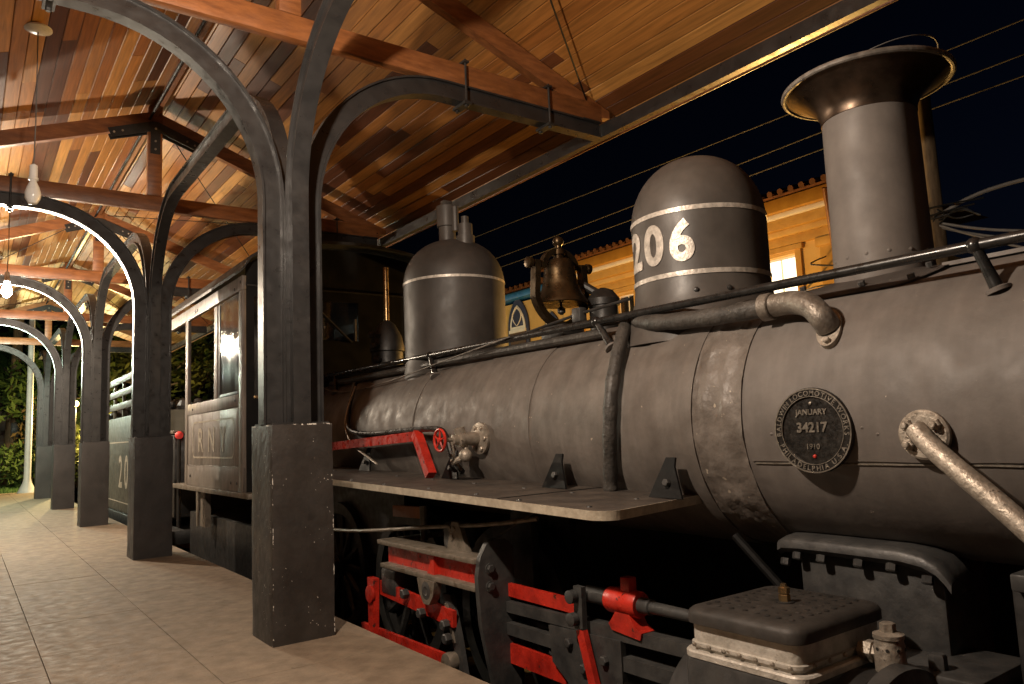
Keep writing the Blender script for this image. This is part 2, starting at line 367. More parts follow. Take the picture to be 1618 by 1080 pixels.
# ------------------------------------------------------------------ canopy posts
HS = [(-.065,-.05),(-.065,.05),(-.052,.05),(-.052,.028),(.052,.028),(.052,.05),(.065,.05),(.065,-.05),(.052,-.05),(.052,-.028),(-.052,-.028),(-.052,-.05)]
def arm_path(d, L):
    p = [(.115, 1.2), (.115, 1.9), (.115, 2.535)]
    for i in range(1, 17):
        a = PI/2*i/16; p.append((1.115-math.cos(a), 2.535+math.sin(a)))
    p.append((L, 3.535))
    return [Vector((d[0]*x, d[1]*x, z)) for x, z in p]
def make_post(loc, ped_mat, label, group):
    t = thing('canopy_post', loc, label, 'post', group); X, Y, Z = loc
    pb = MB(); pb.box((X,Y,Z+.6), (.36,.37,1.2), None, 0)
    bmesh.ops.subdivide_edges(pb.bm, edges=pb.bm.edges[:], cuts=9, use_grid_fill=True)
    for v in pb.bm.verts:
        if v.co.z > Z+.01: v.co += Vector((noise.noise(v.co*3), noise.noise(v.co*3+Vector((5,0,0))), 0))*.004
        c = [abs(abs(v.co.x-X)-.18) < .012, abs(abs(v.co.y-Y)-.185) < .012, abs(v.co.z-Z-1.2) < .012]
        if sum(c) >= 2:
            k = .003+.004*noise.noise(v.co*9)
            if c[0]: v.co.x -= math.copysign(k, v.co.x-X)
            if c[1]: v.co.y -= math.copysign(k, v.co.y-Y)
            if c[2]: v.co.z -= k
    pb.build('pedestal', ped_mat, t, 50)
    MB().b2((X-.21,Y-.215,Z-.0005), (X+.21,Y+.215,Z+.006), .003)
    for d in ((1,0),(-1,0),(0,1),(0,-1)):
        a = MB(); L = 2.60 if d[0] else SP/2-.002
        a.sweep([p+Vector((X,Y,Z)) for p in arm_path(d, L)], HS, (0,1,0) if d[0] else (1,0,0))
        ao = a.build('arm', 'post_steel', t, 30)
    c = MB(); c.b2((X-.05,Y-.05,Z+1.2), (X+.05,Y+.05,Z+2.6)); c.b2((X-.165,Y-.165,Z+1.194), (X+.165,Y+.165,Z+1.208)); c.build('column_core', 'post_steel', t)
    for sx in (-1, 1):
        for xx in (1.28, 2.05):
            u = MB(); x = X+sx*xx
            for dy in (-.062, .062):
                u.tube([(x,Y+dy,3.44),(x,Y+dy,3.79)], .009, 6)
            u.b2((x-.03,Y-.085,3.445), (x+.03,Y+.085,3.468)); u.b2((x-.022,Y-.082,3.762), (x+.022,Y+.082,3.776))
            for dy in (-.062, .062): u.hexbolt((x,Y+dy,3.445), (0,0,-1), .016, .016)
            u.build('clamp', 'black_iron', t)
    return t
def make_weathered(p0):
    return p0
post_lab = 'dark steel four-armed post on a plain pedestal beside the locomotive cab'
P1 = make_post((0,0,0), 'pedestal_paint', 'steel canopy post whose pedestal has chipped white paint along one corner', None)
PB = make_post((0,SP,0), 'pedestal_plain', post_lab, 'canopy posts in a row on the platform')
for k, lb in ((-1,'dark steel four-armed post on a plain pedestal beside the front of the smokebox'),(2,'dark steel four-armed post on a plain pedestal beside the tender number'),(3,'dark steel four-armed post on a plain pedestal beside the rear of the tender'),(4,'dark steel four-armed post on a plain pedestal next to the white column and lawn')):
    c = copy_tree(PB); c.location.y = k*SP; c['label'] = lb
# ------------------------------------------------------------------ trusses
RZ0, RSL = 4.70, .36
def make_truss(loc):
    t = thing('roof_truss', (0,0,3.6), 'varnished timber king post truss on the post with the chipped pedestal', 'truss', 'timber trusses under the canopy')
    MB().b2((-2.63,-.04,3.602), (2.63,.04,3.76), .006).build('tie_beam', 'beam_wood', t)
    MB().b2((-.07,-.043,3.762), (.07,.043,4.762), .005).build('king_post', 'beam_wood', t)
    for s in (-1, 1):
        a = math.atan(RSL); ln = 2.62/math.cos(a)
        mb = MB(); dz = .15/math.cos(a)
        x0, x1 = .0, 2.72
        mb.prism([(x0,RZ0),(x1,RZ0-RSL*x1),(x1,RZ0-RSL*x1-.0*dz-.06),(2.62-.1,RZ0-RSL*2.52-dz+.0),(x0,RZ0-dz)][::1], (0,.0375,0), (s,0,0), (0,0,1), .075 if s > 0 else -.075)
        mb.build('rafter', 'beam_wood', t)
    for sy in (-1, 1):
        g = MB(); y = sy*.0475
        g.prism([(-.05,4.22),(.05,4.22),(.05,4.46),(.42,4.33),(.46,4.42),(.03,4.58),(-.03,4.58),(-.46,4.42),(-.42,4.33),(-.05,4.46)], (0,y-.002,0), (1,0,0), (0,0,1), -.006)
        go = g.build('gusset_plate', 'black_iron', t)
        for x, z in ((0,4.27),(0,4.36),(0,4.50),(.32,4.415),(-.32,4.415),(.40,4.385),(-.40,4.385)):
            MB().hexbolt((x,y+sy*.004,z), (0,sy,0), .012, .01).build('bolt', 'silver', go)
    for sx in (-1, 1):
        MB().b2((sx*2.50-.09,-.06,3.592), (sx*2.50+.09,.06,3.601)).build('shoe_plate', 'black_iron', t)
    t.location = loc
    return t
tr0 = make_truss((0,0,3.6))
for k, lb in ((-1,'above the front of the smokebox'),(1,'above the locomotive cab'),(2,'above the tender number'),(3,'above the rear of the tender'),(4,'at the lawn end of the canopy')):
    c = copy_tree(tr0); c.location.y = k*SP; c['label'] = 'varnished timber king post truss '+lb
# ------------------------------------------------------------------ roof
RY0, RY1 = -6.3, 18.6
CZ = 4.775
roof = thing('canopy_roof', (0,6,4.0), 'gabled plank ceiling of the platform canopy with dark steel eave beams', 'roof')
ang = math.atan(RSL); PW = .122; rows = int(3.05/math.cos(ang)/PW)
allp = []
rp = random.Random(11)
for s in (-1, 1):
    for r in range(rows):
        y = RY0-rp.uniform(0, 3)
        while y < RY1:
            L = rp.choice((1.6,2.2,2.8,3.4,4.1))*rp.uniform(.9,1.1); ya, yb = max(y, RY0), min(y+L, RY1); y += L
            if yb-ya < .05: continue
            allp.append((s, r, ya, yb))
PPROF = [(-.5,.5),(.5,.5),(.5,-.2),(.462,-.5),(-.462,-.5),(-.5,-.2)]
unit = MB(); unit.prism([(x,z) for x, z in PPROF], (0,.5,0), (1,0,0), (0,0,1), 1); ub = unit.bm
unit_me = bpy.data.meshes.new('plank'); bmesh.ops.recalc_face_normals(ub, faces=ub.faces[:]); ub.to_mesh(unit_me); ub.free(); unit_me.materials.append(MATS['plank'])
def plank_xf(s, r, ya, yb):
    d = (r+.5)*PW; x = s*d*math.cos(ang); z = CZ-d*math.sin(ang)+.01+rp.uniform(-.0012,.0012)
    return Vector((x,(ya+yb)/2,z)), s*ang, Vector((PW-.004, yb-ya-.003, .02))
def pkey(p):
    s, r, ya, yb = p; vis = min(yb, 9)-max(ya, -2.2)
    if yb < -1.6 or ya > 9: return 99
    return (ya+yb)/2+(1.5 if s < 0 else 0)-.2*vis
allp.sort(key=pkey)
rest = MB()
for i, p in enumerate(allp):
    c, a, d = plank_xf(*p)
    if i < 290:
        o = place('plank', unit_me, None); o.location = c; o.rotation_euler = (0, a, 0); o.scale = d; setpar(o, roof)
    else:
        Rm = Matrix.Rotation(a, 3, 'Y'); A = [rest.bm.verts.new(c+Rm @ Vector((x*d.x,-.5*d.y,z*d.z))) for x, z in PPROF]; B = [rest.bm.verts.new(c+Rm @ Vector((x*d.x,.5*d.y,z*d.z))) for x, z in PPROF]
        rest.face(A); rest.face(B[::-1])
        for j in range(6): rest.face([A[j],A[(j+1)%6],B[(j+1)%6],B[j]])
o = rest.build('far_planks', 'plank', roof, smooth=False); o['kind'] = 'stuff'
for s in (-1, 1):
    mb = MB(); d = 3.07/math.cos(ang); c = Vector((s*1.535, (RY0+RY1)/2, CZ-1.535*RSL+.045))
    mb.box(c, (d, RY1-RY0+.1, .03), Matrix.Rotation(s*ang, 3, 'Y')); mb.build('roof_sheet', 'roof_sheet', roof)
    mb = MB(); x = s*2.665
    mb.sweep([(x,RY0,3.545),(x,RY1,3.545)], [(-.055,-.03),(-.055,.03),(.055,.03),(.055,-.03)], (s,0,0))
    mb.build('eave_beam', 'post_steel', roof, 30)
    mb = MB(); mb.b2((s*3.052,RY0-.04,3.672), (s*3.068,RY1+.04,3.735), .003); mb.build('fascia_board', 'beam_wood', roof)
MB().b2((-.022,RY0,4.64), (.022,RY1,4.762)).build('ridge_beam', 'beam_wood', roof)
# diagonal bracing rods in roof plane (each bay)
def rod(p, q, name='bracing_rod', r=.006, m='iron_dark', parent=None):
    return MB().tube([p, q], r, 6).build(name, m, parent if parent is not None else roof)
rod((2.66,.1,3.70), (.55,-1.4,4.46), r=.007)
for k in range(1, 4):
    y = k*SP
    rod((2.6,y-.05,3.66), (.1,y+SP-.1,4.62)); rod((.1,y+.1,4.62), (2.6,y+SP-.1,3.66))
    if k > 1: rod((-2.6,y+.1,3.66), (-.1,y+SP-.1,4.62)); rod((-.1,y+.1,4.62), (-2.6,y+SP-.1,3.66))
MB().tube([(-.06,RY0,4.60),(-.06,RY1,4.60)], .014, 8).build('conduit', 'iron_dark', roof)

# ------------------------------------------------------------------ pendant lamps
def pendant(y, lit, W=0, colr=(1,.8,.58), label='', group=None, glow='lamp_glow'):
    x = -1.21; zc = CZ-RSL*1.21
    t = thing('pendant_lamp', (x,y,zc-.01), label, 'lamp', group)
    MB().lathe([(.095,.0),(.095,-.012),(.06,-.028),(.02,-.032)], (x,y,zc-.02), (0,0,1), 20).build('ceiling_rose', 'porcelain', t)
    MB().tube([(x,y,zc-.05),(x+.004,y,3.6),(x,y,3.23)], .0045, 6).build('cord', 'wire', t)
    MB().lathe([(.012,.11),(.026,.10),(.028,.01),(.034,.005),(.034,-.012),(.02,-.014)], (x,y,3.13), (0,0,1), 16).build('socket', 'porcelain', t)
    pr = [(.022,0),(.024,-.02),(.042,-.06),(.055,-.11),(.05,-.15),(.03,-.185),(.004,-.195)]
    bm_ = MB().lathe(pr, (x,y,3.122), (0,0,1), 20).build('bulb', glow if lit else 'porcelain', t)
    if lit:
        ld = bpy.data.lights.new('bulb_light', 'POINT'); ld.energy = W; ld.color = colr; ld.shadow_soft_size = .045
        lo = bpy.data.objects.new('bulb_light', ld); COL.objects.link(lo); lo.location = (x,y,2.875); setpar(lo, t)
    return t
g_ = 'glowing bulbs hanging from the canopy ceiling'
pendant(-SP/2, True, 350, (1,.82,.655), 'glowing bulb on a cord opposite the locomotive smokebox and chipped pedestal', g_)
pendant(SP/2, False, label='unlit white bulb hanging on a cord from the plank ceiling')
pendant(SP*1.5, True, 420, (1,.82,.62), 'glowing bulb on a cord next to the unlit one, opposite the tender front', g_)
pendant(SP*2.5, True, 320, (1,.86,.68), 'glowing bulb on a cord opposite the rear half of the tender', g_)
pendant(SP*3.5, True, 520, (.80,1,.78), 'greenish white bulb hanging near the far end of the canopy', None, 'lamp_glow_cool')
# ------------------------------------------------------------------ locomotive
XC, ZC = 1.7, 1.11
loco = thing('steam_locomotive', (XC,0,-.55), 'dark grey steam locomotive numbered 206 standing beside the platform', 'locomotive')
def cylp(R, deg, y):       # point on a boiler cylinder, deg measured from the platform side (0) to the top (90)
    a = math.radians(deg); return Vector((XC-R*math.cos(a), y, ZC+R*math.sin(a)))
RS, RB = .582, .605
def ycyl(prof, name, m, n=96, fn=None):
    return MB().lathe([(r, y) for r, y in prof], (XC,0,ZC), (0,1,0), n, fn).build(name, m, loco, 40)
ys = [-3.95+i*(1.62/30) for i in range(31)]
def fsm(r, h, an): return r+.0016*noise.noise(Vector((h*3, math.cos(an)*2.2, math.sin(an)*2.2)))
ycyl([(.02,-3.99),(.3,-3.99),(.52,-3.975),(RS+.012,-3.96),(RS+.012,-3.90)]+[(RS, y) for y in ys if y > -3.9], 'smokebox', 'boiler_paint', 128, fsm)
# lower wrapper sheet below the horizontal seam
mb = MB(); rows_ = []
for i in range(41):
    y = -3.9+i*(1.53/40)
    rows_.append([mb.bm.verts.new(cylp(RS+.0065+.0016*noise.noise(Vector((y*3,a*.04,0))), a+.35*noise.noise(Vector((y*4,0,0))), y)) for a in range(-17,64,3)])
for i in range(40):
    for j in range(len(rows_[0])-1): mb.face([rows_[i][j],rows_[i][j+1],rows_[i+1][j+1],rows_[i+1][j]])
bmesh.ops.recalc_face_normals(mb.bm, faces=mb.bm.faces[:]); bmesh.ops.solidify(mb.bm, geom=mb.bm.faces[:], thickness=.006)
mb.build('wrapper_sheet', 'boiler_paint', loco)
MB().tube([cylp(RS+.002,-18.1+.3*noise.noise(Vector((i*.35,0,0))),-3.9+i*.04) for i in range(39)], .0045, 6).build('seam_bead', 'plate_rim', loco)
# crumpled joint strip between smokebox and barrel
def fj(r, h, an):
    c, d = math.cos(an), math.sin(an)
    p = Vector((h*9, c*6, d*6)); q = Vector((h*30, c*19, d*19)); wv = h+.02*noise.noise(Vector((0, c*5, d*5)))
    tape = .006*(1-abs(2*((wv*9.5) % 1)-1))**2
    return r+.008*noise.noise(p)+.011*abs(noise.noise(q))*(.4+.6*abs(noise.noise(p*1.7)))+tape
ycyl([(RS-.02,-2.35)]+[(RS+.004+.012*(i/34), -2.35+i*.0082) for i in range(35)]+[(RB-.03,-2.068)], 'joint_strip', 'joint_paint', 220, fj)
sheets = [(-2.09,-1.73,.606),(-1.735,-.86,.601),(-.865,-.19,.606),(-.195,.55,.602),(.545,1.5,.607),(1.495,2.86,.603)]
for a, b_, R in sheets:
    k = max(4, int((b_-a)/.05))
    def fb(r, h, an, a=a): 
        d = noise.noise(Vector((h*2.1+a*7, math.cos(an)*2.6, math.sin(an)*2.6)))
        e = noise.noise(Vector((h*6+3, math.cos(an)*8, math.sin(an)*8)))
        return r+.0028*d+.0016*e
    ycyl([(R-.02,a)]+[(R, a+(b_-a)*i/k) for i in range(k+1)]+[(R-.02,b_)], 'jacket_sheet', 'jacket_paint', 128, fb)
# firebox skirt under the rear boiler
MB().b2((1.2,.9,.15), (2.2,3.6,.9)).build('firebox', 'black_iron', loco)
# --- stack
def stackf(z):
    return z
yst = -2.72
st = MB().lathe([(.205,1.55),(.205,1.72),(.203,1.78),(.1995,2.0),(.196,2.45)], (XC,yst,0), (0,0,1), 56).build('smokestack', 'stack_paint', loco)
cap = []
for i in range(15):
    u = i/14; cap.append((.199+.15*(u**2.3), 2.435+.155*u))
MB().lathe([(.19,2.43)]+cap+[(.349,2.593),(.30,2.59),(.2,2.5)], (XC,yst,0), (0,0,1), 64, cap=False).build('flared_cap', 'cap_metal', st)
t = [(.349+.013*math.cos(2*PI*k/10), 2.592+.013*math.sin(2*PI*k/10)) for k in range(11)]
MB().lathe(t, (XC,yst,0), (0,0,1), 64, cap=False).build('cap_rim', 'cap_rim', st)
hoop = [(XC+.30*math.cos(a), yst+.30*math.sin(a), 2.60+.10*max(0, math.sin(a-.3+PI))) for a in [PI*.75+PI*1.0*i/24 for i in range(25)]]
MB().tube(hoop, .003, 6).build('wire_hoop', 'wire', st)
# saddle of the stack on the smokebox
mb = MB(); nA, nY = 24, 16; grid = []
for i in range(nY+1):
    row = []
    v = -1+2*i/nY; half = 33*max(.0, 1-abs(v)**6*.35)
    for j in range(nA+1):
        a = 90+half*(-1+2*j/nA); dome = .03*math.exp(-((v*1.6)**2)-((a-90)/24)**2)
        row.append(mb.bm.verts.new(cylp(RS+.012+dome, a, yst+.335*v)))
    grid.append(row)
for i in range(nY):
    for j in range(nA): mb.face([grid[i][j],grid[i][j+1],grid[i+1][j+1],grid[i+1][j]])
bmesh.ops.solidify(mb.bm, geom=mb.bm.faces[:], thickness=.014)
sb = mb.build('stack_saddle', 'boiler_paint', loco, 50)
for a, dy in ((60,-.26),(62,-.05),(60,.2),(60,.29),(72,-.28),(72,.28)):
    p = cylp(RS+.022, a, yst+dy); MB().hexbolt(p, p-Vector((XC,p.y,ZC)), .014, .02).build('bolt', 'gear_iron', sb)
for a in (140,165,190,215,240,265,290):
    p = Vector((XC+.2*math.cos(math.radians(a)), yst+.2*math.sin(math.radians(a)), 1.79))
    MB().lathe([(.010,0),(.008,.004),(.002,.007)], p, (p.x-XC, p.y-yst, 0), 8).build('rivet', 'stack_paint', st)
# ridge strip along the smokebox top ahead of the stack
MB().sweep([cylp(RS+.004,80,-3.9), cylp(RS+.004,80,-3.03)], [(-.006,-.05),(.010,-.05),(.010,.05),(-.006,.05)], None).build('top_strip', 'boiler_paint', loco)
# --- front dome with number
yd = -1.71; RD = .365
prof = [(.47,1.52),(.43,1.63),(.395,1.70),(.372,1.775),(.364,1.85),(.364,2.0),(RD,2.19)]
for i in range(1, 15):
    a = PI/2*i/14; prof.append((max(.004, RD*math.cos(a)**.92), 2.19+.385*math.sin(a)))
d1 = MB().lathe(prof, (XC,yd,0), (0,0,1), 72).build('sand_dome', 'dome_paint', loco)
for z in (1.868, 2.203):
    MB().lathe([(RD-.004,z-.012),(RD+.0035,z-.012),(RD+.0035,z+.012),(RD-.004,z+.012)], (XC,yd,0), (0,0,1), 72, cap=False).build('silver_band', 'silver_paint', d1)
for ch, u0 in (('2',-.165),('0',0.),('6',.165)):
    bm = text_bm(ch, .285, .010, .003, .92); slice_x(bm, -.12, .12, 16)
    def fn(c, u0=u0):
        a = (c.x+u0)/RD; R = RD+.002+c.z
        return Vector((XC-R*math.cos(a), yd-R*math.sin(a), 2.04+c.y))
    put_text(bm, fn, 'digit', 'silver_paint', d1)
for a_ in (215,240): MB().lathe([(.014,0),(.012,.008),(.003,.012)], (XC+.375*math.cos(math.radians(a_)),yd+.375*math.sin(math.radians(a_)),1.775), (math.cos(math.radians(a_)),math.sin(math.radians(a_)),.2), 8).build('rivet', 'black_iron', d1)
# --- rear dome
y2 = .87; R2 = .42
prof = [(.44,1.40),(.432,1.58),(.424,1.68),(R2,1.78),(R2,2.33)]
for i in range(1, 15):
    a = PI/2*i/14; prof.append((max(.004, R2*math.cos(a)**.9), 2.33+.375*math.sin(a)))
d2 = MB().lathe(prof, (XC,y2,0), (0,0,1), 72).build('steam_dome', 'dome_paint_shaded', loco)
MB().lathe([(R2-.004,2.318),(R2+.0035,2.318),(R2+.0035,2.338),(R2-.004,2.338)], (XC,y2,0), (0,0,1), 72, cap=False).build('silver_band', 'silver_paint', d2)
sv = MB().lathe([(.085,2.64),(.085,2.70),(.07,2.71),(.07,2.84),(.085,2.845),(.088,3.02),(.07,3.03),(.05,3.035)], (XC,y2+.08,0), (0,0,1), 24).build('safety_valve', 'dome_paint', d2)
MB().tube([(XC+.02,y2-.02,2.79),(XC+.02,y2-.02,3.0)], .03, 10).build('side_tube', 'dome_paint', d2)
MB().b2((XC-.045,y2+.05,3.03), (XC+.045,y2+.11,3.075), .01).build('valve_fork', 'dome_paint', d2)
MB().lathe([(.075,2.62),(.075,2.70),(.06,2.705),(.06,2.80),(.03,2.805),(.03,2.865),(.01,2.87)], (XC,y2-.20,0), (0,0,1), 24).build('relief_valve', 'dome_paint', d2)
# --- bell
yb = -.50
bl = thing_part = MB().lathe([(.178,1.945),(.185,1.95),(.176,1.975),(.150,2.01),(.128,2.06),(.115,2.12),(.108,2.18),(.103,2.225),(.085,2.252),(.04,2.262),(.036,2.29)], (XC,yb,0), (0,0,1), 48).build('bell', 'brass_dark', loco)
MB().lathe([(.16,1.947),(.10,1.99),(.01,2.0)], (XC,yb,0), (0,0,1), 32, cap=False).build('bell_mouth', 'black_iron', bl)
MB().lathe([(.008,2.0),(.01,1.93),(.028,1.915),(.028,1.89),(.01,1.875)], (XC,yb,0), (0,0,1), 14).build('clapper', 'black_iron', bl)
ring = []
for i in range(25):
    a = math.radians(200+140*i/24); ring.append((XC+.235*math.cos(a), yb, 2.08+.275*math.sin(a)))
ring = [(XC-.20,yb,2.235)]+ring+[(XC+.20,yb,2.235)]
MB().sweep(ring, [(-.022,-.028),(-.022,.028),(.022,.028),(.022,-.028)], (0,1,0)).build('bell_cradle', 'brass_dark', bl)
yk = []
for i in range(17):
    a = math.radians(180*i/16); yk.append((XC+.145*math.cos(a), yb, 2.19+.125*math.sin(a)))
MB().sweep(yk, [(-.018,-.025),(-.018,.025),(.018,.025),(.018,-.025)], (0,1,0)).build('bell_yoke', 'brass_dark', bl)
MB().lathe([(.05,2.29),(.045,2.325),(.022,2.34),(.022,2.352),(.036,2.368),(.04,2.385),(.034,2.405),(.012,2.42)], (XC,yb,0), (0,0,1), 20).build('finial', 'brass_dark', bl)
for s in (-1, 1):
    MB().lathe([(.024,.12),(.024,.24),(.036,.243),(.036,.275),(.02,.28)], (XC,yb,2.215), (s,0,0), 16).build('trunnion', 'brass_dark', bl)
MB().b2((XC-.10,yb-.12,1.66), (XC+.10,yb+.12,1.80), .02).build('bell_foot', 'black_iron', bl)
# small generator behind the bell on the far side of the boiler top
gn = MB().lathe([(.10,1.62),(.10,1.93),(.115,1.935),(.115,1.98),(.07,2.04),(.02,2.06)], (1.98,-.62,0), (0,0,1), 24).build('generator', 'black_iron', loco)
MB().tube([(1.98,-.62,2.0),(1.90,-.50,2.1),(1.82,-.40,2.14)], .03, 10).build('generator_pipe', 'black_iron', gn)
# --- turret fittings near the cab
tu = MB().lathe([(.15,1.6),(.15,1.9),(.165,1.91),(.165,1.95),(.14,2.06),(.08,2.17),(.03,2.21)], (XC,2.12,0), (0,0,1), 28).build('steam_turret', 'black_iron', loco)
MB().tube([(XC,2.12,2.18),(XC,2.12,2.73)], .027, 14).build('whistle_pipe', 'copper_pipe', tu)
for dx, dz in ((-.2,1.95),(-.17,1.82),(-.22,2.05)):
    MB().tube([(XC,2.1,dz),(XC+dx,2.0,dz)], .02, 8).build('branch_pipe', 'black_iron', tu)
    MB().ball((XC+dx,2.0,dz), .034).build('valve_knob', 'black_iron', tu)
# --- handrail
HRp = lambda y: Vector((1.26+.0085*(y+3.3), y, 1.68+.006*(y+3.3)))
hr = MB().tube([HRp(-4.1), HRp(-1), HRp(2.84)], .021, 14).build('handrail', 'rail_iron', loco)
for yf, yt in ((-3.32,-3.27),(-1.43,-1.30),(.47,.60),(2.35,2.45)):
    f = cylp(RS if yf < -2.4 else RB, 44, yf); h = HRp(yt)
    MB().tube([f, f.lerp(h,.5), h], .021, 12, [1.15,.95,.85]).build('rail_stanchion', 'rail_iron', hr)
    MB().ball(h, .030).build('rail_knob', 'rail_iron', hr)
    MB().lathe([(.042,-.004),(.042,.008),(.027,.014)], f, h-f, 16).build('stanchion_flange', 'boiler_paint', hr)
# rods and cables beside the handrail
MB().tube([HRp(-1.55)+Vector((.06,0,-.02)), HRp(-.6)+Vector((.09,0,.02)), HRp(.7)+Vector((.05,0,-.03)), HRp(2.8)+Vector((.05,0,-.02))], .012, 8).build('sand_rod', 'black_iron', loco)
MB().tube([HRp(-1.3)+Vector((.05,0,-.06)), HRp(.2)+Vector((.03,0,-.06)), HRp(1.2)+Vector((.02,0,-.07)), HRp(2.6)+Vector((.02,0,-.08))], .028, 10).build('lagged_pipe', 'hose', loco)
cab_ = [(HRp(-.5)+Vector((-.03,0,.01))), HRp(.3)+Vector((-.05,0,-.07)), HRp(1.0)+Vector((-.06,0,-.14)), HRp(1.8)+Vector((-.07,0,-.19)), HRp(2.4)+Vector((-.06,0,-.16)), HRp(2.84)+Vector((-.05,0,-.06))]
def smooth_path(pts, n=6):
    pts = [Vector(p) for p in pts]; out = []
    for i in range(len(pts)-1):
        p0, p1, p2, p3 = pts[max(i-1,0)], pts[i], pts[i+1], pts[min(i+2,len(pts)-1)]
        for k in range(n):
            u = k/n; out.append(.5*((2*p1)+(p2-p0)*u+(2*p0-5*p1+4*p2-p3)*u*u+(3*p1-p0-3*p2+p3)*u**3))
    return out+[pts[-1]]
MB().tube(smooth_path(cab_), .006, 6).build('slack_cable', 'cap_rim', loco)
MB().tube(smooth_path([(1.2,1.75,1.55),(1.10,1.70,1.35),(1.06,1.66,1.2),(1.03,1.45,1.05),(1.0,1.1,.95),(.98,.9,.9)]), .009, 7).build('drain_pipe', 'silver', loco)
MB().tube(smooth_path([(1.22,1.80,1.58),(1.12,1.72,1.35),(1.07,1.60,1.18),(1.05,1.2,1.13),(1.03,.5,1.14),(1.0,.05,1.14),(.99,-.1,1.10),(.99,-.18,.95),(1.0,-.28,.86)]), .02, 10).build('feed_pipe', 'rail_iron', loco)
# bell operating rod
MB().tube([(1.45,-.1,1.72),(1.47,-.9,1.80),(1.5,-1.36,1.83)], .010, 8).build('bell_rod', 'black_iron', loco)
MB().b2((1.44,-.98,1.75), (1.50,-.90,1.84), .01).build('rod_clevis', 'gear_iron', loco)
# --- lagged vertical hose and delivery pipe
vh = smooth_path([cylp(.665,62,-1.44), cylp(.655,44,-1.54), cylp(.65,20,-1.60), cylp(.648,0,-1.60), cylp(.655,-24,-1.53), Vector((1.11,-1.52,.775))])
MB().tube(vh, .036, 14, [1+.06*math.sin(i*1.7) for i in range(len(vh))]).build('lagged_hose', 'hose', loco)
dp = smooth_path([cylp(.655,63,-1.46), cylp(.675,50,-1.72), cylp(.675,46,-2.1), cylp(.675,45.5,-2.46)])
MB().tube(dp, .042, 14, [1+.05*math.sin(i*2.1) for i in range(len(dp))]).build('delivery_pipe', 'hose', loco)
el = smooth_path([cylp(.675,45.5,-2.44), cylp(.678,45.3,-2.56), cylp(.675,42,-2.66), cylp(.645,37.5,-2.715), cylp(.60,36,-2.725)])
eo = MB().tube(el, .05, 16).build('pipe_elbow', 'dull_silver', loco)
MB().lathe([(.055,0),(.06,.004),(.06,.05),(.055,.054)], cylp(.675,45.5,-2.42), (0,-1,0), 20).build('elbow_collar', 'dull_silver', eo)
fp = cylp(RS,36,-2.725); nn = (fp-Vector((XC,-2.725,ZC))).normalized()
tv = Vector((0,.2,0))+Vector((0,0,1)); uu = (tv-nn*tv.dot(nn)).normalized(); vv = nn.cross(uu)
ov = [(.10*math.cos(2*PI*k/28), .052*math.sin(2*PI*k/28)) for k in range(28)]
MB().prism(ov, fp, uu, vv, .022).build('elbow_flange', 'silver', eo)
for s in (-1, 1): MB().hexbolt(fp+uu*s*.078+nn*.02, nn, .014, .02).build('flange_bolt', 'silver', eo)
# --- check valve with red handwheel
yv = -.368; zv = 1.068
cv = MB().lathe([(.098,0),(.10,.004),(.10,.022),(.06,.03),(.042,.04),(.042,.15),(.05,.152),(.05,.175),(.032,.18),(.03,.215),(.014,.22),(.012,.30)], (1.098,yv,zv), (-1,0,0), 28).build('check_valve', 'silver', loco)
for k in range(6):
    a = 2*PI*k/6; MB().hexbolt((1.077,yv+.075*math.cos(a),zv+.075*math.sin(a)), (-1,0,0), .015, .018).build('flange_nut', 'silver', cv)
MB().tube(smooth_path([(.94,yv,zv+.03),(.93,yv,zv+.07)]), .035, 12).build('valve_bonnet', 'silver', cv)
MB().ball((.965,yv-.01,zv-.10), .042).build('valve_bulb', 'silver', cv)
MB().tube(smooth_path([(.97,yv,zv-.02),(.965,yv,zv-.1),(.92,yv+.03,zv-.13),(.90,yv+.05,zv-.14)]), .02, 10).build('valve_branch', 'silver', cv)
MB().tube(smooth_path([(.87,yv,zv),(.885,yv,zv-.07),(.90,yv+.03,zv-.13)]), .008, 8).build('valve_bracket', 'silver', cv)
hw = MB(); tor = []
wc = Vector((.79,yv,zv)); R_ = .066
pts = [wc+Vector((0,R_*math.cos(2*PI*k/28),R_*math.sin(2*PI*k/28))) for k in range(29)]
hw.tube(pts, .0085, 8)
for k in range(5):
    a = 2*PI*k/5+.4; hw.tube([wc, wc+Vector((0,R_*math.cos(a),R_*math.sin(a)))], .006, 6, [1.3,.9])
hw.lathe([(.014,-.012),(.016,.0),(.014,.012)], wc, (1,0,0), 12); hw.build('handwheel', 'red_paint', cv)
# --- red lever bracket over the running board
MB().sweep([(1.0,1.9,1.035),(1.0,1.0,1.07),(1.0,.28,1.098)], [(-.034,-.014),(-.034,.014),(.034,.014),(.034,-.014)], (1,0,0)).build('red_bar', 'red_paint', loco)
MB().sweep([(.995,.30,1.115),(.985,.24,1.06),(.965,.06,.835)], [(-.03,-.03),(-.03,.03),(.03,.03),(.03,-.03)], (1,0,0)).build('red_bar_leg', 'red_paint', loco)
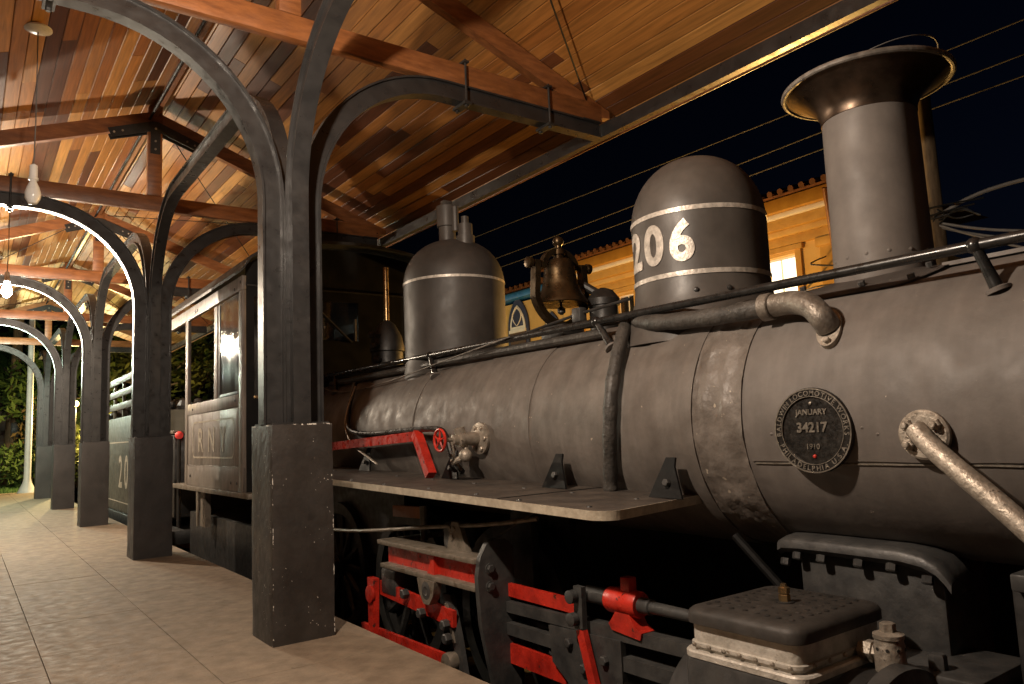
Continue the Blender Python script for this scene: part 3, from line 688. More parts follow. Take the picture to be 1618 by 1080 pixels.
# --- builder plate
pc = Vector((XC-RS-.012,-2.685,1.06)); PR = .166
bp_ = MB().lathe([(PR*.985,0),(PR,.004),(PR,.016),(PR*.985,.02),(PR*.80,.02),(PR*.79,.014),(.002,.014)], pc+Vector((.012,0,0)), (-1,0,0), 64).build('builder_plate', 'plate_field', loco)
MB().lathe([(PR*.987,.0195),(PR*.987,.0235),(PR*.955,.0235),(PR*.955,.0195)], pc+Vector((.012,0,0)), (-1,0,0), 64, cap=False).build('plate_rim', 'plate_rim', bp_)
MB().lathe([(PR*.80,.0195),(PR*.80,.0225),(PR*.785,.0225),(PR*.785,.0135)], pc+Vector((.012,0,0)), (-1,0,0), 64, cap=False).build('plate_inner_rim', 'plate_rim', bp_)
def plane_fn(cy, cz, rot=0, dx=0):
    c_, s_ = math.cos(rot), math.sin(rot)
    def fn(c):
        u, v = c.x*c_-c.y*s_, c.x*s_+c.y*c_
        return Vector((pc.x-.009-dx-c.z, cy-u, cz+v))
    return fn
def ring_text(s, R, a0, a1, top, size=.0275):
    items = []
    for ch in s:
        if ch == ' ': items.append((None, size*.35)); continue
        bm = text_bm(ch, size, .0004, .002); xs = [v.co.x for v in bm.verts]; items.append((bm, max(xs)-min(xs)+size*.16))
        if ch == '.':
            for v in bm.verts: v.co.y -= size*.3
    tot = sum(i[1] for i in items); acc = 0
    for bm, w_ in items:
        f = (acc+w_/2)/tot; acc += w_
        if bm is None: continue
        a = math.radians(a0+(a1-a0)*f); rot = a-PI/2 if top else a+PI/2
        put_text(bm, plane_fn(pc.y-R*math.cos(a), pc.z+R*math.sin(a), rot), 'letter', 'plate_rim', bp_)
ring_text('BALDWIN LOCOMOTIVE WORKS', PR*.876, 189, -9, True)
ring_text('PHILADELPHIA U.S.A.', PR*.875, 200, 340, False)
for s, size, dz in (('JANUARY',.031,.068),('34217',.053,.012),('1910',.030,-.062)):
    put_text(text_bm(s, size, .0 if size < .0305 else .0006 if size < .05 else .0014, .004), plane_fn(pc.y, pc.z+dz, 0, -.006), 'lettering', 'plate_rim', bp_)
for dz, mm in ((.105,'plate_rim'),(-.10,'red_paint')):
    MB().lathe([(.008,0),(.006,.005),(.001,.007)], (pc.x-.002,pc.y,pc.z+dz), (-1,0,0), 10).build('plate_rivet', mm, bp_)
for y, z in ((-2.49,1.05),(-2.88,1.065),(-2.935,1.04)):
    MB().lathe([(.010,0),(.009,.006),(.002,.011)], cylp(RS-.001, math.degrees(math.asin((z-ZC)/RS)), y), (-1,0,0), 10).build('rivet', 'boiler_paint', loco)
# --- smokebox stay with bracket
bc = Vector((XC-RS+.0,-3.107,1.035))
br = MB().lathe([(.084,0),(.086,.004),(.086,.022),(.078,.028),(.002,.028)], bc, (-1,0,0), 36).build('stay_bracket', 'silver', loco)
for a in (35,145,215):
    p = bc+Vector((-.026,-.058*math.cos(math.radians(a)),.058*math.sin(math.radians(a))))
    MB().hexbolt(p, (-1,0,0), .021, .02).build('bracket_nut', 'silver', br)
    MB().lathe([(.011,0),(.011,.034),(.008,.036)], p, (-1,0,0), 10).build('bracket_stud', 'silver', br)
sp = [bc+Vector((-.03,.02,.02)), bc+Vector((-.055,-.03,-.03)), bc+Vector((-.09,-.12,-.105)), bc+Vector((-.155,-.33,-.275)), bc+Vector((-.36,-1.0,-.86))]
MB().tube(smooth_path(sp), .036, 14, None).build('stay_rod', 'silver', br)
# --- running board
def zb(y): return .772+.0205*(y+2.06)
XB = .50
mb = MB(); out = []
for i in range(7):
    a = PI/2*i/6; out.append((XB+.09-.09*math.cos(a), -2.03-.09*math.sin(a)))
poly = [(XB,2.0),(XB,1.4),(XB,0),(XB,-1)]+out+[(1.30,-1.985),(1.30,0),(1.30,2.0)]
top = [mb.bm.verts.new((x,y,zb(y))) for x, y in poly]; bot = [mb.bm.verts.new((x,y,zb(y)-.012)) for x, y in poly]
mb.face(top); mb.face(bot[::-1])
for i in range(len(top)): mb.face([top[i],top[(i+1)%len(top)],bot[(i+1)%len(top)],bot[i]])
rb = mb.build('running_board', 'board_top', loco, 30)
XO = XB-.010; outo = []
for i in range(7):
    a = PI/2*i/6; outo.append((XO+.10-.10*math.cos(a), -2.03-.10*math.sin(a)))
edge = [(x,y,zb(y)-.017) for x, y in [(XO,2.0),(XO,1.4),(XO,0),(XO,-1)]+outo+[(1.30,-1.996)]]
mb = MB(); ring0 = None
for (x,y,z) in edge:
    r = [mb.bm.verts.new((x,y,z+.0185)), mb.bm.verts.new((x,y,z-.02))]
    if ring0: mb.face([ring0[0],ring0[1],r[1],r[0]])
    ring0 = r
bmesh.ops.recalc_face_normals(mb.bm, faces=mb.bm.faces[:]); bmesh.ops.solidify(mb.bm, geom=mb.bm.faces[:], thickness=.005)
mb.build('board_edging', 'board_edge', rb, 30)
MB().b2((XB+.02,-1.36,zb(-1.36)-.001), (1.2,-1.352,zb(-1.36)+.0035)).build('board_joint', 'black_iron', rb)
for y in (-1.95,-1.5,-1.1,-.6,-.1,.4,.9,1.5):
    MB().lathe([(.013,0),(.011,.005),(.002,.007)], (XB+.06+.02*math.sin(y*9),y,zb(y)), (0,0,1), 10).build('rivet', 'gear_iron', rb)
    MB().lathe([(.013,0),(.011,.005),(.002,.007)], (.92,y+.06,zb(y)), (0,0,1), 10).build('rivet', 'gear_iron', rb)
def tri_bracket(y):
    z = zb(y); o = MB()
    o.prism([(-.10,0),(.10,0),(.035,.14),(.035,.18),(-.02,.18)], (1.02,y,z), (0,-1,0), (.25,0,1), .012)
    bo = o.build('board_bracket', 'iron_dark', loco)
    MB().hexbolt((1.02,y-.01,z+.07), (-1,0,.2), .018, .02).build('bolt', 'gear_iron', bo)
for y in (-1.98,-1.18,-.1,1.2): tri_bracket(y)
MB().tube(smooth_path([(.7,2.6,.46),(.7,1.05,.43),(.7,-.38,.56),(.72,-1.0,.62),(.8,-1.3,.66)]), .012, 8).build('reach_rod', 'worn_silver', loco)
MB().tube([(.75,-1.0,.55),(.95,-1.25,.74)], .006, 6).build('brace_wire', 'gear_iron', loco)
# --- frame, wheels
MB().b2((1.26,-3.9,-.30), (1.34,4.6,.06)).build('frame_plate', 'black_iron', loco)
MB().b2((2.06,-3.9,-.48), (2.14,4.6,.60)).build('frame_plate', 'black_iron', loco)  # far plate made extra tall to block street-side light under the boiler
MB().b2((.9,-4.25,-.35), (2.5,-4.05,.05), .01).build('buffer_beam', 'red_paint', loco)
def wheel(x, y, R, n, s):
    c = Vector((x,y,-.56+R)); w_ = MB()
    w_.lathe([(R-.09,-.05),(R,-.05),(R+.0,.05),(R+.02,.055),(R+.02,.07),(R-.09,.07)], c, (s,0,0), 48, cap=False)
    wo = w_.build('driving_wheel' if R > .4 else 'truck_wheel', 'black_iron', loco)
    h = MB(); h.lathe([(.10,-.07),(.10,.06),(.02,.06)], c, (s,0,0), 20)
    for k in range(n):
        a = 2*PI*k/n; d = Vector((0,math.cos(a),math.sin(a))); h.tube([c+d*.06, c+d*(R-.07)], .028, 6, [1.25,.85])
    h.lathe([(R-.10,-.03),(R-.075,-.03),(R-.075,.03),(R-.10,.03)], c, (s,0,0), 48, cap=False)
    h.build('wheel_spokes', 'black_iron', wo)
for y in (-.55,.75,2.05):
    wheel(1.19, y, .55, 12, 1); wheel(2.21, y, .55, 12, -1)
    MB().tube([(1.1,y,-.01),(2.3,y,-.01)], .07, 12).build('axle', 'black_iron', loco)
for y in (-3.3,-2.2):
    wheel(1.19, y, .33, 8, 1); wheel(2.21, y, .33, 8, -1)
# --- motion: guide yoke, link bracket, rods
gy = MB()
gy.prism([(.60,.36),(.62,.46),(.66,.525),(.72,.55),(.78,.54),(.83,.50),(.83,.2),(.84,-.1),(.88,-.45),(.74,-.45),(.66,-.1),(.615,.12)], (0,-1.0,0), (1,0,0), (0,0,1), .034)
gyo = gy.build('guide_yoke', 'gear_iron', loco)
for x, z in ((.675,.40),(.675,.31)):
    MB().hexbolt((x,-1.034,z), (0,-1,0), .022, .02).build('yoke_bolt', 'gear_iron', gyo); MB().lathe([(.028,0),(.028,.006)], (x,-1.034,z), (0,-1,0), 14).build('washer', 'gear_iron', gyo)
for z0, z1, mm in ((.425,.452,'worn_silver'),(.285,.312,'worn_silver')):
    MB().b2((.60,-1.0,z0), (.74,.10,z1), .004).build('link_flange', mm, loco)
MB().b2((.605,.08,.425), (1.2,.15,.452), .004).build('link_flange', 'worn_silver', loco)
MB().b2((.655,-.999,.312), (.675,.09,.425)).build('link_web', 'red_paint', loco)
MB().prism([(-.02,.312),(.06,.312),(.0,.425),(-.02,.425)], (.655,-.52,0), (0,1,0), (0,0,1), -.03).build('web_rib', 'red_paint', loco)
lp = MB().prism([(-.10,.285),(.10,.285),(.075,.20),(.03,.15),(-.03,.15),(-.075,.20)], (.64,-.50,0), (0,1,0), (0,0,1), -.05).build('link_pivot', 'worn_silver', loco)
MB().lathe([(.05,0),(.05,.02),(.025,.025),(.02,.022)], (.61,-.50,.225), (-1,0,0), 22).build('pivot_boss', 'gear_iron', lp)
# reverse link hanging with slot
MB().prism([(-.05,.2),(.03,.2),(-.06,-.05),(-.12,-.28),(-.20,-.28),(-.13,-.02)], (.72,-.55,0), (0,1,0), (0,0,1), -.03).build('reverse_link', 'gear_iron', loco)
MB().prism([(-.03,.15),(.0,.15),(-.07,-.05),(-.1,-.05)], (.688,-.55,0), (0,1,0), (0,0,1), -.008).build('link_slot', 'worn_silver', loco)
MB().prism([(.24,.19),(.34,.19),(.335,.06),(.33,-.16),(.26,-.16),(.25,.02)], (.66,0,0), (0,1,0), (0,0,1), -.04).build('return_crank', 'red_paint', loco)
MB().lathe([(.055,0),(.055,.015),(.03,.02)], (.62,.285,.09), (-1,0,0), 20).build('crank_boss', 'red_paint', loco)
MB().sweep([(.68,.25,.13),(.68,-.66,.08)], [(-.045,-.012),(-.045,.012),(.045,.012),(.045,-.012)], (1,0,0)).build('eccentric_rod', 'red_paint', loco)
MB().sweep([(.66,.5,-.17),(.66,-.60,-.155)], [(-.04,-.012),(-.04,.012),(.04,.012),(.04,-.012)], (1,0,0)).build('side_rod', 'red_paint', loco)
MB().lathe([(.05,-.03),(.055,.0),(.05,.03)], (.66,-.63,-.15), (1,0,0), 16).build('rod_end', 'worn_silver', loco)
for y, z in ((-.64,-.02),(-.62,.05),(-.35,.07),(-.15,.15)):
    MB().hexbolt((.655,y,z), (-1,0,0), .03, .04).build('pin_nut', 'gear_iron', loco)
MB().b2((.66,.02,.10), (.80,.22,.26), .015).build('link_block', 'gear_iron', loco)
MB().b2((.66,-.05,.27), (.78,.15,.285), .004).build('bracket_plate', 'gear_iron', loco)
MB().b2((.70,-.72,.455), (.80,-.52,.60), .02).build('lifting_arm', 'gear_iron', loco)
MB().prism([(-.12,0),(.1,0),(.04,.16),(-.03,.16)], (.72,-.68,.45), (0,1,0), (0,0,1), -.03).build('lifting_bracket', 'worn_silver', loco)
for y, z in ((-.62,.57),(-.66,.57),(-.64,.52)):
    MB().hexbolt((.698,y,z), (-1,0,0), .018, .016).build('nut', 'worn_silver', loco)
MB().sweep([(.92,.50,.575),(.92,.10,.585)], [(-.045,-.02),(-.045,.02),(.03,.02),(.03,-.02)], (1,0,0)).build('balance_weight', 'orange_rust', loco)
MB().tube([(.9,.06,.42),(.9,.06,.64)], .025, 10).build('lifting_post', 'worn_silver', loco)
# ahead of the yoke
MB().sweep([(.80,-1.035,.276),(.80,-1.60,.272)], [(-.033,-.012),(-.033,.012),(.033,.012),(.033,-.012)], (1,0,0)).build('radius_rod', 'red_paint', loco)
MB().sweep([(.80,-1.035,.192),(.80,-2.36,.216)], [(-.027,-.03),(-.027,.03),(.027,.03),(.027,-.03)], (1,0,0)).build('guide_bar', 'gear_iron', loco)
MB().sweep([(.80,-1.035,.082),(.80,-2.36,.09)], [(-.03,-.03),(-.03,.03),(.03,.03),(.03,-.03)], (1,0,0)).build('guide_bar', 'gear_iron', loco)
MB().sweep([(.80,-.9,-.045),(.80,-1.48,-.05)], [(-.05,-.014),(-.05,.014),(.05,.014),(.05,-.014)], (1,0,0)).build('main_rod', 'red_paint', loco)
xh = MB().prism([(-1.40,.165),(-1.90,.185),(-1.90,.01),(-1.85,-.02),(-1.85,-.16),(-1.55,-.16),(-1.53,-.07),(-1.42,.0)], (.76,0,0), (0,1,0), (0,0,1), .03).build('crosshead', 'gear_iron', loco)
for y, z in ((-1.56,.115),(-1.80,.085),(-1.66,.02)):
    MB().hexbolt((.758,y,z), (-1,0,0), .022, .022).build('nut', 'gear_iron', xh)
MB().sweep([(.735,-1.675,.39),(.735,-1.672,.2)], [(-.028,-.014),(-.028,.014),(.028,.014),(.028,-.014)], (1,0,0)).build('lever_head', 'gear_iron', loco)
MB().sweep([(.735,-1.675,.20),(.735,-1.75,-.04),(.735,-1.80,-.25)], [(-.024,-.014),(-.024,.014),(.024,.014),(.024,-.014)], (1,0,0)).build('combination_lever', 'red_paint', loco)
for z in (.345,.245):
    MB().lathe([(.03,0),(.03,.03),(.02,.034)], (.715,-1.655,z), (-1,0,0), 14).build('lever_pin', 'gear_iron', loco)
vr = MB().lathe([(.038,-1.66),(.038,-1.80),(.03,-1.80),(.034,-2.0),(.034,-2.06),(.026,-2.065),(.022,-2.40)][::-1], (.80,0,.345), (0,1,0), 18).build('valve_rod', 'gear_iron', loco)
vg = MB().lathe([(.052,-2.0),(.056,-1.99),(.056,-1.82),(.052,-1.81)], (.80,0,.345), (0,1,0), 24).build('rod_guide', 'red_paint', loco)
MB().b2((.775,-1.955,.39), (.825,-1.90,.455), .006).build('guide_lug', 'red_paint', vg)
MB().prism([(-2.02,.21),(-1.85,.225),(-1.83,.25),(-1.85,.27),(-1.88,.31),(-1.96,.31),(-1.99,.26),(-2.03,.24)], (.76,0,0), (0,1,0), (0,0,1), .08).build('guide_foot', 'red_paint', vg)
# --- valve chest and cylinder
def rrect(x0, x1, y0, y1, r, k=6):
    p = []
    for cx, cy, a0 in ((x1-r,y1-r,0),(x0+r,y1-r,90),(x0+r,y0+r,180),(x1-r,y0+r,270)):
        for i in range(k+1):
            a = math.radians(a0+90*i/k); p.append((cx+r*math.cos(a), cy+r*math.sin(a)))
    return p
def stackrr(levels, x0, x1, y0, y1, r):
    mb = MB(); rings = []
    for ins, z in levels: rings.append([mb.bm.verts.new((x,y,z)) for x, y in rrect(x0+ins, x1-ins, y0+ins, y1-ins, max(.012, r-ins))])
    n = len(rings[0])
    for i in range(len(rings)-1):
        for j in range(n): mb.face([rings[i][j],rings[i][(j+1)%n],rings[i+1][(j+1)%n],rings[i+1][j]])
    mb.face(rings[0][::-1]); mb.face(rings[-1]); return mb
vx0, vx1, vy0, vy1 = .645, 1.21, -2.862, -2.36
ch = stackrr([(.022,.25),(.022,.285),(.012,.288),(.012,.300),(.022,.303),(.022,.385)], vx0, vx1, vy0, vy1, .06).build('valve_chest', 'chest_silver', loco, 30)
lid = stackrr([(.012,.366),(.0,.371),(.0,.402),(.006,.413),(.020,.423),(.045,.428),(.16,.431),(.22,.4315)], vx0, vx1, vy0, vy1, .07)
lido = lid.build('chest_lid', 'lid_paint', ch, 45)
kn = 0
for i in range(9):
    for j in range(8):
        x, y = vx0+.085+i*.0495, vy0+.075+j*.0505
        if (x-.93)**2+(y+2.62)**2 < .004: continue
        MB().lathe([(.011,0),(.009,.0016),(.004,.0022)], (x+.006*math.sin(j*5+i),y+.005*math.cos(i*7+j),.4305), (0,0,1), 8).build('lid_stud', 'black_iron' if (i+j)%3 else 'lid_paint', lido)
MB().lathe([(.034,0),(.034,.004),(.03,.006)], (.93,-2.62,.431), (0,0,1), 20).build('lid_washer', 'black_iron', lido)
MB().lathe([(.021,0),(.021,.022),(.018,.024),(.016,.026),(.021,.028),(.021,.048),(.014,.052),(.011,.062)], (.93,-2.62,.437), (0,0,1), 6).build('lid_nut', 'copper_pipe', lido)
stackrr([(.0,-.05),(.0,.235),(.004,.245),(.008,.26)], vx0-.005, vx1+.005, vy0-.012, vy1+.012, .06).build('cylinder_jacket', 'gear_iron', ch, 30)
stackrr([(.006,.245),(.0,.250),(.0,.268),(.006,.274)], vx0-.004, vx1+.004, vy0-.01, vy1+.01, .06).build('chest_trim', 'chest_silver', ch, 30)
for k in range(7):
    y = vy0+.05+k*.067
    MB().lathe([(.009,0),(.008,.005),(.002,.008)], (vx0+.011,y,.294), (-1,0,0), 8).build('trim_rivet', 'silver', ch)
for k in range(5):
    MB().lathe([(.009,0),(.008,.005),(.002,.008)], (vx0+.09+k*.09,vy0+.011,.294), (0,-1,0), 8).build('trim_rivet', 'silver', ch)
MB().lathe([(.28,-2.98),(.33,-2.96),(.33,-2.26),(.28,-2.24)], (.93,0,-.08), (0,1,0), 48).build('cylinder', 'black_iron', loco)
MB().lathe([(.33,-3.06),(.36,-3.05),(.37,-3.0),(.36,-2.99)], (.93,0,-.08), (0,1,0), 48).build('cylinder_cover', 'gear_iron', loco)
rv = MB().lathe([(.030,0),(.030,.02),(.038,.022),(.038,.05),(.028,.052),(.028,.07)], (1.0,vy0-.0,.30), (0,-1,0), 6).build('relief_elbow', 'silver', ch)
MB().lathe([(.03,.235),(.05,.24),(.05,.33),(.046,.345),(.046,.355),(.05,.357),(.05,.37),(.03,.378)], (1.0,vy0-.105,0), (0,0,1), 24).build('relief_body', 'silver', rv)
MB().lathe([(.026,.378),(.026,.405),(.018,.408)], (1.0,vy0-.105,0), (0,0,1), 6).build('relief_nut', 'silver', rv)
for k in range(9):
    a = 2*PI*k/9; MB().lathe([(.006,0),(.006,.0015)], (1.0+.0497*math.cos(a),vy0-.105+.0497*math.sin(a),.325), (math.cos(a),math.sin(a),0), 8).build('relief_hole', 'black_iron', rv)
# --- smokebox saddle flange
mb = MB(); grid = []
yy = [-2.40,-2.42,-2.50,-2.62,-2.78,-2.92,-3.00,-3.05,-3.08,-3.10]
zo = [-.012,.0,.004,.004,.002,.0,-.012,-.035,-.065,-.095]
for i, y in enumerate(yy):
    grid.append([mb.bm.verts.new(p) for p in ((1.265,y+.035,.566+zo[i]),(1.268,y+.035,.592+zo[i]),(1.278,y+.035,.604+zo[i]),(1.31,y+.035,.612+zo[i]),(1.42,y+.035,.62+zo[i]),(1.42,y+.035,.57+zo[i]),(1.29,y+.035,.545+zo[i]))])
for i in range(len(yy)-1):
    for j in range(7): mb.face([grid[i][j],grid[i][(j+1)%7],grid[i+1][(j+1)%7],grid[i+1][j]])
mb.face(grid[0]); mb.face(grid[-1][::-1])
sf = mb.build('saddle_flange', 'gear_iron', loco, 40)
for k, y in enumerate((-2.42,-2.48,-2.59,-2.75,-2.88,-3.01)):
    MB().hexbolt((1.295,y+.035,.548-(.03 if k in (0,5) else 0)), (-.35,0,-1), .021, .03).build('saddle_bolt', 'gear_iron', sf)
MB().b2((1.335,-3.01,.05), (1.7,-2.42,.555), .02).build('saddle_casting', 'gear_iron', loco)
MB().b2((1.1,-3.2,.18), (1.5,-2.55,.235), .01).build('saddle_foot', 'gear_iron', loco)
MB().hexbolt((1.17,-3.04,.235), (0,0,1), .03, .05).build('foot_stud', 'gear_iron', loco)
MB().b2((1.35,-3.42,-.2), (1.5,-3.22,.55), .015).build('frame_upright', 'black_iron', loco)
MB().b2((1.30,-3.40,.50), (1.55,-3.24,.56), .01).build('frame_cap', 'gear_iron', loco)
MB().tube([(1.25,-2.16,.60),(1.30,-2.36,.38)], .02, 8).build('brake_strut', 'iron_dark', loco)
for x in (1.02,1.3): MB().b2((x,-.95,.2), (x+.05,-.75,.72), .005).build('hanger', 'black_iron', loco)
# --- cab
def cabsheet(a, b_, name, m, parent, bev=.003): return MB().b2(a, b_, bev).build(name, m, parent)
cs = MB().b2((.55,2.85,.64), (.58,5.12,.868), .002).build('cab_side', 'cab_side_paint', loco)
for k in range(3):
    MB().b2((.556,2.97+k*.68,.87), (.578,2.97+(k+1)*.68-.006,1.44), .003).build('panel_board', 'cab_side_paint', cs)
for a, b_ in (((.547,2.85,.64),(.585,2.965,2.56)),((.547,5.00,.64),(.585,5.12,2.56)),((.547,2.966,1.443),(.585,4.999,1.565)),((.547,3.73,1.566),(.585,3.85,2.539)),((.547,2.85,2.561),(.585,6.05,2.70)),((.547,2.966,.868),(.553,4.999,.876))):
    MB().b2(a, b_, .004).build('cab_frame', 'cab_side_paint', cs)
for y, z in ((3.08,1.51),(4.75,1.50),(2.90,2.64),(3.1,2.60),(4.55,2.62),(4.65,2.62),(3.02,.72),(3.22,.72),(4.85,.75)):
    MB().lathe([(.016,0),(.014,.006),(.002,.009)], (.547,y,z), (-1,0,0), 10).build('cab_rivet', 'black_iron', cs)
MB().b2((.563,2.97,1.57), (.568,3.73,2.555)).build('window_glass', 'dirty_glass', cs)
for a, b_ in (((.556,3.66,1.57),(.575,3.725,2.535)),((.556,2.97,1.567),(.575,3.66,1.60))):
    MB().b2(a, b_, .003).build('sash', 'black_iron', cs)
MB().b2((.53,2.62,.59), (2.87,5.7,.638), .004).build('cab_floor', 'worn_silver', loco)
# rounded letters and outline on the cab panel
def mx_fn(cy, cz, x): return lambda c: Vector((x-c.z, cy-c.x, cz+c.y))
for ch_, y in (('R',4.40),('N',3.97),('Y',3.53)):
    put_text(text_bm(ch_, .36, .006, .001, 1.0), mx_fn(y, 1.148, .553), 'letter', 'cream_line', cs)
orr = rrect(3.14, 4.78, .95, 1.355, .09, 5); 
mb = MB(); inn = rrect(3.158, 4.762, .968, 1.337, .075, 5); A = [mb.bm.verts.new((.5535,y,z)) for y, z in orr]; B = [mb.bm.verts.new((.5535,y,z)) for y, z in inn]
for i in range(len(A)): mb.face([A[i],A[(i+1)%len(A)],B[(i+1)%len(A)],B[i]])
mb.build('panel_outline', 'cream_line', cs)
# far cab side
fs = MB().b2((2.82,2.85,.64), (2.85,5.12,1.5), .002).build('cab_far_side', 'cab_front_paint', loco)
for a, b_ in (((2.82,2.85,1.502),(2.85,2.97,2.70)),((2.82,5.0,1.502),(2.85,5.12,2.70)),((2.82,3.74,1.502),(2.85,3.9,2.56)),((2.815,2.85,2.562),(2.855,6.05,2.70))):
    MB().b2(a, b_).build('cab_frame', 'cab_front_paint', fs)
# front wall with two windows
def arcz(x): return 2.70+.36*math.sqrt(max(0, 1-((x-XC)/1.18)**2))
cf = MB()
def wallrect(x0, x1, z0, z1): cf.b2((x0,2.852,z0), (x1,2.88,z1))
wallrect(.586,2.815,.64,1.54); wallrect(.586,.66,1.54,2.50); wallrect(.98,1.27,1.54,2.50); wallrect(1.27,1.74,1.54,2.10); wallrect(1.74,2.815,1.54,2.50)
pl = [(.586,2.50)]+[(2.815,2.50)]+[(2.815-(2.815-.586)*i/24, arcz(2.815-(2.815-.586)*i/24)-.01) for i in range(25)]
cf.prism(pl, (0,2.88,0), (1,0,0), (0,0,1), .028)
cfo = cf.build('cab_front', 'cab_front_paint', loco)
MB().b2((.66,2.862,1.54), (.98,2.868,2.50)).build('front_glass', 'dark_glass', cfo); MB().b2((1.27,2.862,2.10), (1.74,2.868,2.50)).build('front_glass', 'dark_glass', cfo)
MB().b2((.655,2.842,1.515), (.985,2.851,1.54), .002).build('sill', 'copper_pipe', cfo)
MB().b2((.59,2.84,2.60), (2.81,2.851,2.615)).build('seam_strip', 'black_iron', cfo)
MB().tube([(1.29,2.84,2.42),(1.66,2.84,2.08)], .012, 8).build('wiper_bar', 'gear_iron', cfo); MB().b2((1.70,2.84,2.10), (1.715,2.851,2.33)).build('glazing_strip', 'silver', cfo)
# roof
mb = MB(); g0 = []
for i in range(33):
    x = .50+(2.90-.50)*i/32; x = XC+(x-XC); zz = 2.705+.36*math.sqrt(max(0, 1-((x-XC)/1.2)**2)); g0.append((x,zz))
g1 = [(x,z+.03) for x, z in g0][::-1]
mb.prism(g0+g1, (0,6.15,0), (1,0,0), (0,0,1), 3.5)
mb.build('cab_roof', 'black_iron', loco, 30)
MB().lathe([(.6,.0),(.6,.04)], (XC,2.9,1.1), (0,1,0), 48).build('backhead', 'black_iron', loco)
for a, b_ in (((.6,4.4,.2),(.66,4.6,.59)),): MB().b2(a, b_).build('step_hanger', 'worn_silver', loco)
MB().prism([(0,0),(.09,0),(.06,-.38),(.02,-.38)], (.56,4.55,.59), (0,-1,0), (0,0,1), .02).build('cab_step', 'worn_silver', loco)
MB().b2((.7,2.9,-.5), (2.7,5.5,.3)).build('ashpan', 'black_iron', loco)
# ------------------------------------------------------------------ tender
td = thing('locomotive_tender', (XC,9.5,-.55), 'dark olive tender numbered 206 coupled behind the locomotive cab', 'tender')
MB().b2((.55,7.0,.06), (2.85,13.6,1.60), .01).build('tank', 'tender_paint', td)
MB().b2((.60,5.9,.20), (2.80,7.0,1.25), .01).build('coal_bulkhead', 'black_iron', td)
MB().b2((.58,5.88,1.25), (2.82,6.99,1.29), .004).build('bulkhead_cap', 'worn_silver', td)
MB().b2((.545,7.0,1.175), (.549,13.6,1.195)).build('painted_line', 'cream_line', td)
MB().b2((.545,7.0,.21), (.549,13.6,.225)).build('painted_line', 'cream_line', td)
MB().b2((.52,5.8,-.12), (2.88,13.8,.05), .01).build('underframe', 'black_iron', td)
for ch_, y in (('2',9.60),('0',9.05),('6',8.50)):
    put_text(text_bm(ch_, .72, .012, .001, .95), mx_fn(y, .71, .549), 'digit', 'cream_line', td)
for z in (1.80,2.02,2.24):
    MB().b2((.56,8.75,z-.06), (.585,13.5,z+.05), .004).build('fence_board', 'tender_paint', td)
for k in range(6):
    MB().b2((.59,8.8+k*.92,1.60), (.63,8.88+k*.92,2.32), .004).build('fence_post', 'tender_paint', td)
for y in (6.9,8.1,11.4,12.6):
    for x in (1.19,2.21):
        MB().lathe([(.30,-.05),(.36,-.05),(.38,.05),(.10,.06),(.1,.09)], (x,y,-.18), (1 if x > 1.7 else -1,0,0), 32).build('truck_wheel', 'black_iron', td)
for y in (7.5,12.0):
    MB().b2((.9,y-.9,-.28), (.98,y+.9,-.10), .01).build('truck_frame', 'orange_rust', td)
MB().tube([(.62,5.75,.1),(.62,5.75,1.2)], .022, 8).build('grab_pole', 'black_iron', td); MB().ball((.62,5.75,1.225), .05).build('red_lamp', 'red_lens', td)
cl = MB(); rc = random.Random(5)
for i in range(160):
    p = Vector((rc.uniform(.8,2.6), rc.uniform(8.9,13.3), 1.6+rc.uniform(0,.25))); cl.ball(p, rc.uniform(.06,.13), 4)
o = cl.build('coal_load', 'black_iron', td, smooth=False); o['kind'] = 'stuff'
# ------------------------------------------------------------------ street side
sl = thing('utility_pole', (7.3,-.52,-.8), 'slim cable pole standing behind the locomotive smokestack', 'pole')
MB().lathe([(.10,-.8),(.085,2),(.07,5.0),(.01,5.02)], (7.3,-.52,0), (0,0,1), 14).build('shaft', 'pole_wood', sl)
def flood(loc, aim, W, label, spot):
    x, y, z = loc; d = (Vector(aim)-Vector(loc)).normalized(); L0 = Vector(loc)
    fl = thing('floodlight', (x,y,-.8), label, 'floodlight')
    MB().lathe([(.12,-.8),(.12,-.77),(.03,-.76),(.03,z-.12)], (x,y,0), (0,0,1), 12).build('post', 'post_steel', fl)
    MB().lathe([(.05,-.14),(.11,-.10),(.14,.0),(.15,.05)], L0, d, 20, cap=False).build('housing', 'post_steel', fl)
    MB().ball(L0-d*.02, .05).build('lamp_bulb', 'sodium_glow', fl)
    ld = bpy.data.lights.new('flood_lamp', 'SPOT'); ld.energy = W; ld.color = (1,.55,.15); ld.shadow_soft_size = .07; ld.spot_size = math.radians(spot); ld.spot_blend = .35
    lo = bpy.data.objects.new('flood_lamp', ld); COL.objects.link(lo); lo.matrix_world = Matrix.Translation(L0+d*.13) @ d.to_track_quat('-Z','Y').to_matrix().to_4x4(); setpar(lo, fl)
flood((9.2,2.2,.95), (1.7,.2,2.5), 2000, 'orange floodlight at the foot of the yellow house aimed at the locomotive', 62)
flood((6.6,4.6,-.35), (10,5.2,3.2), 1350, 'orange floodlight in the street aimed up at the yellow house', 150)
jb = MB(); rj = random.Random(9)
for k in range(7):
    a, b_ = rj.uniform(-.2,.3), rj.uniform(-.2,.2)
    jb.tube(smooth_path([(7.25,-.5+a*.3,3.25+b_),(7.2,-.62+a,3.3-b_*.5),(7.24,-.8-abs(a),3.28+a*.4)]), .011, 6)
jb.build('cable_coil', 'black_cable', sl)
def cable(pts, r=.016, m='wire', label='', group=None, name='service_cable'):
    return tag(MB().tube(smooth_path(pts, 8), r, 6).build(name, m), label, 'cable', group)
gq = 'service cables strung from the cable pole'
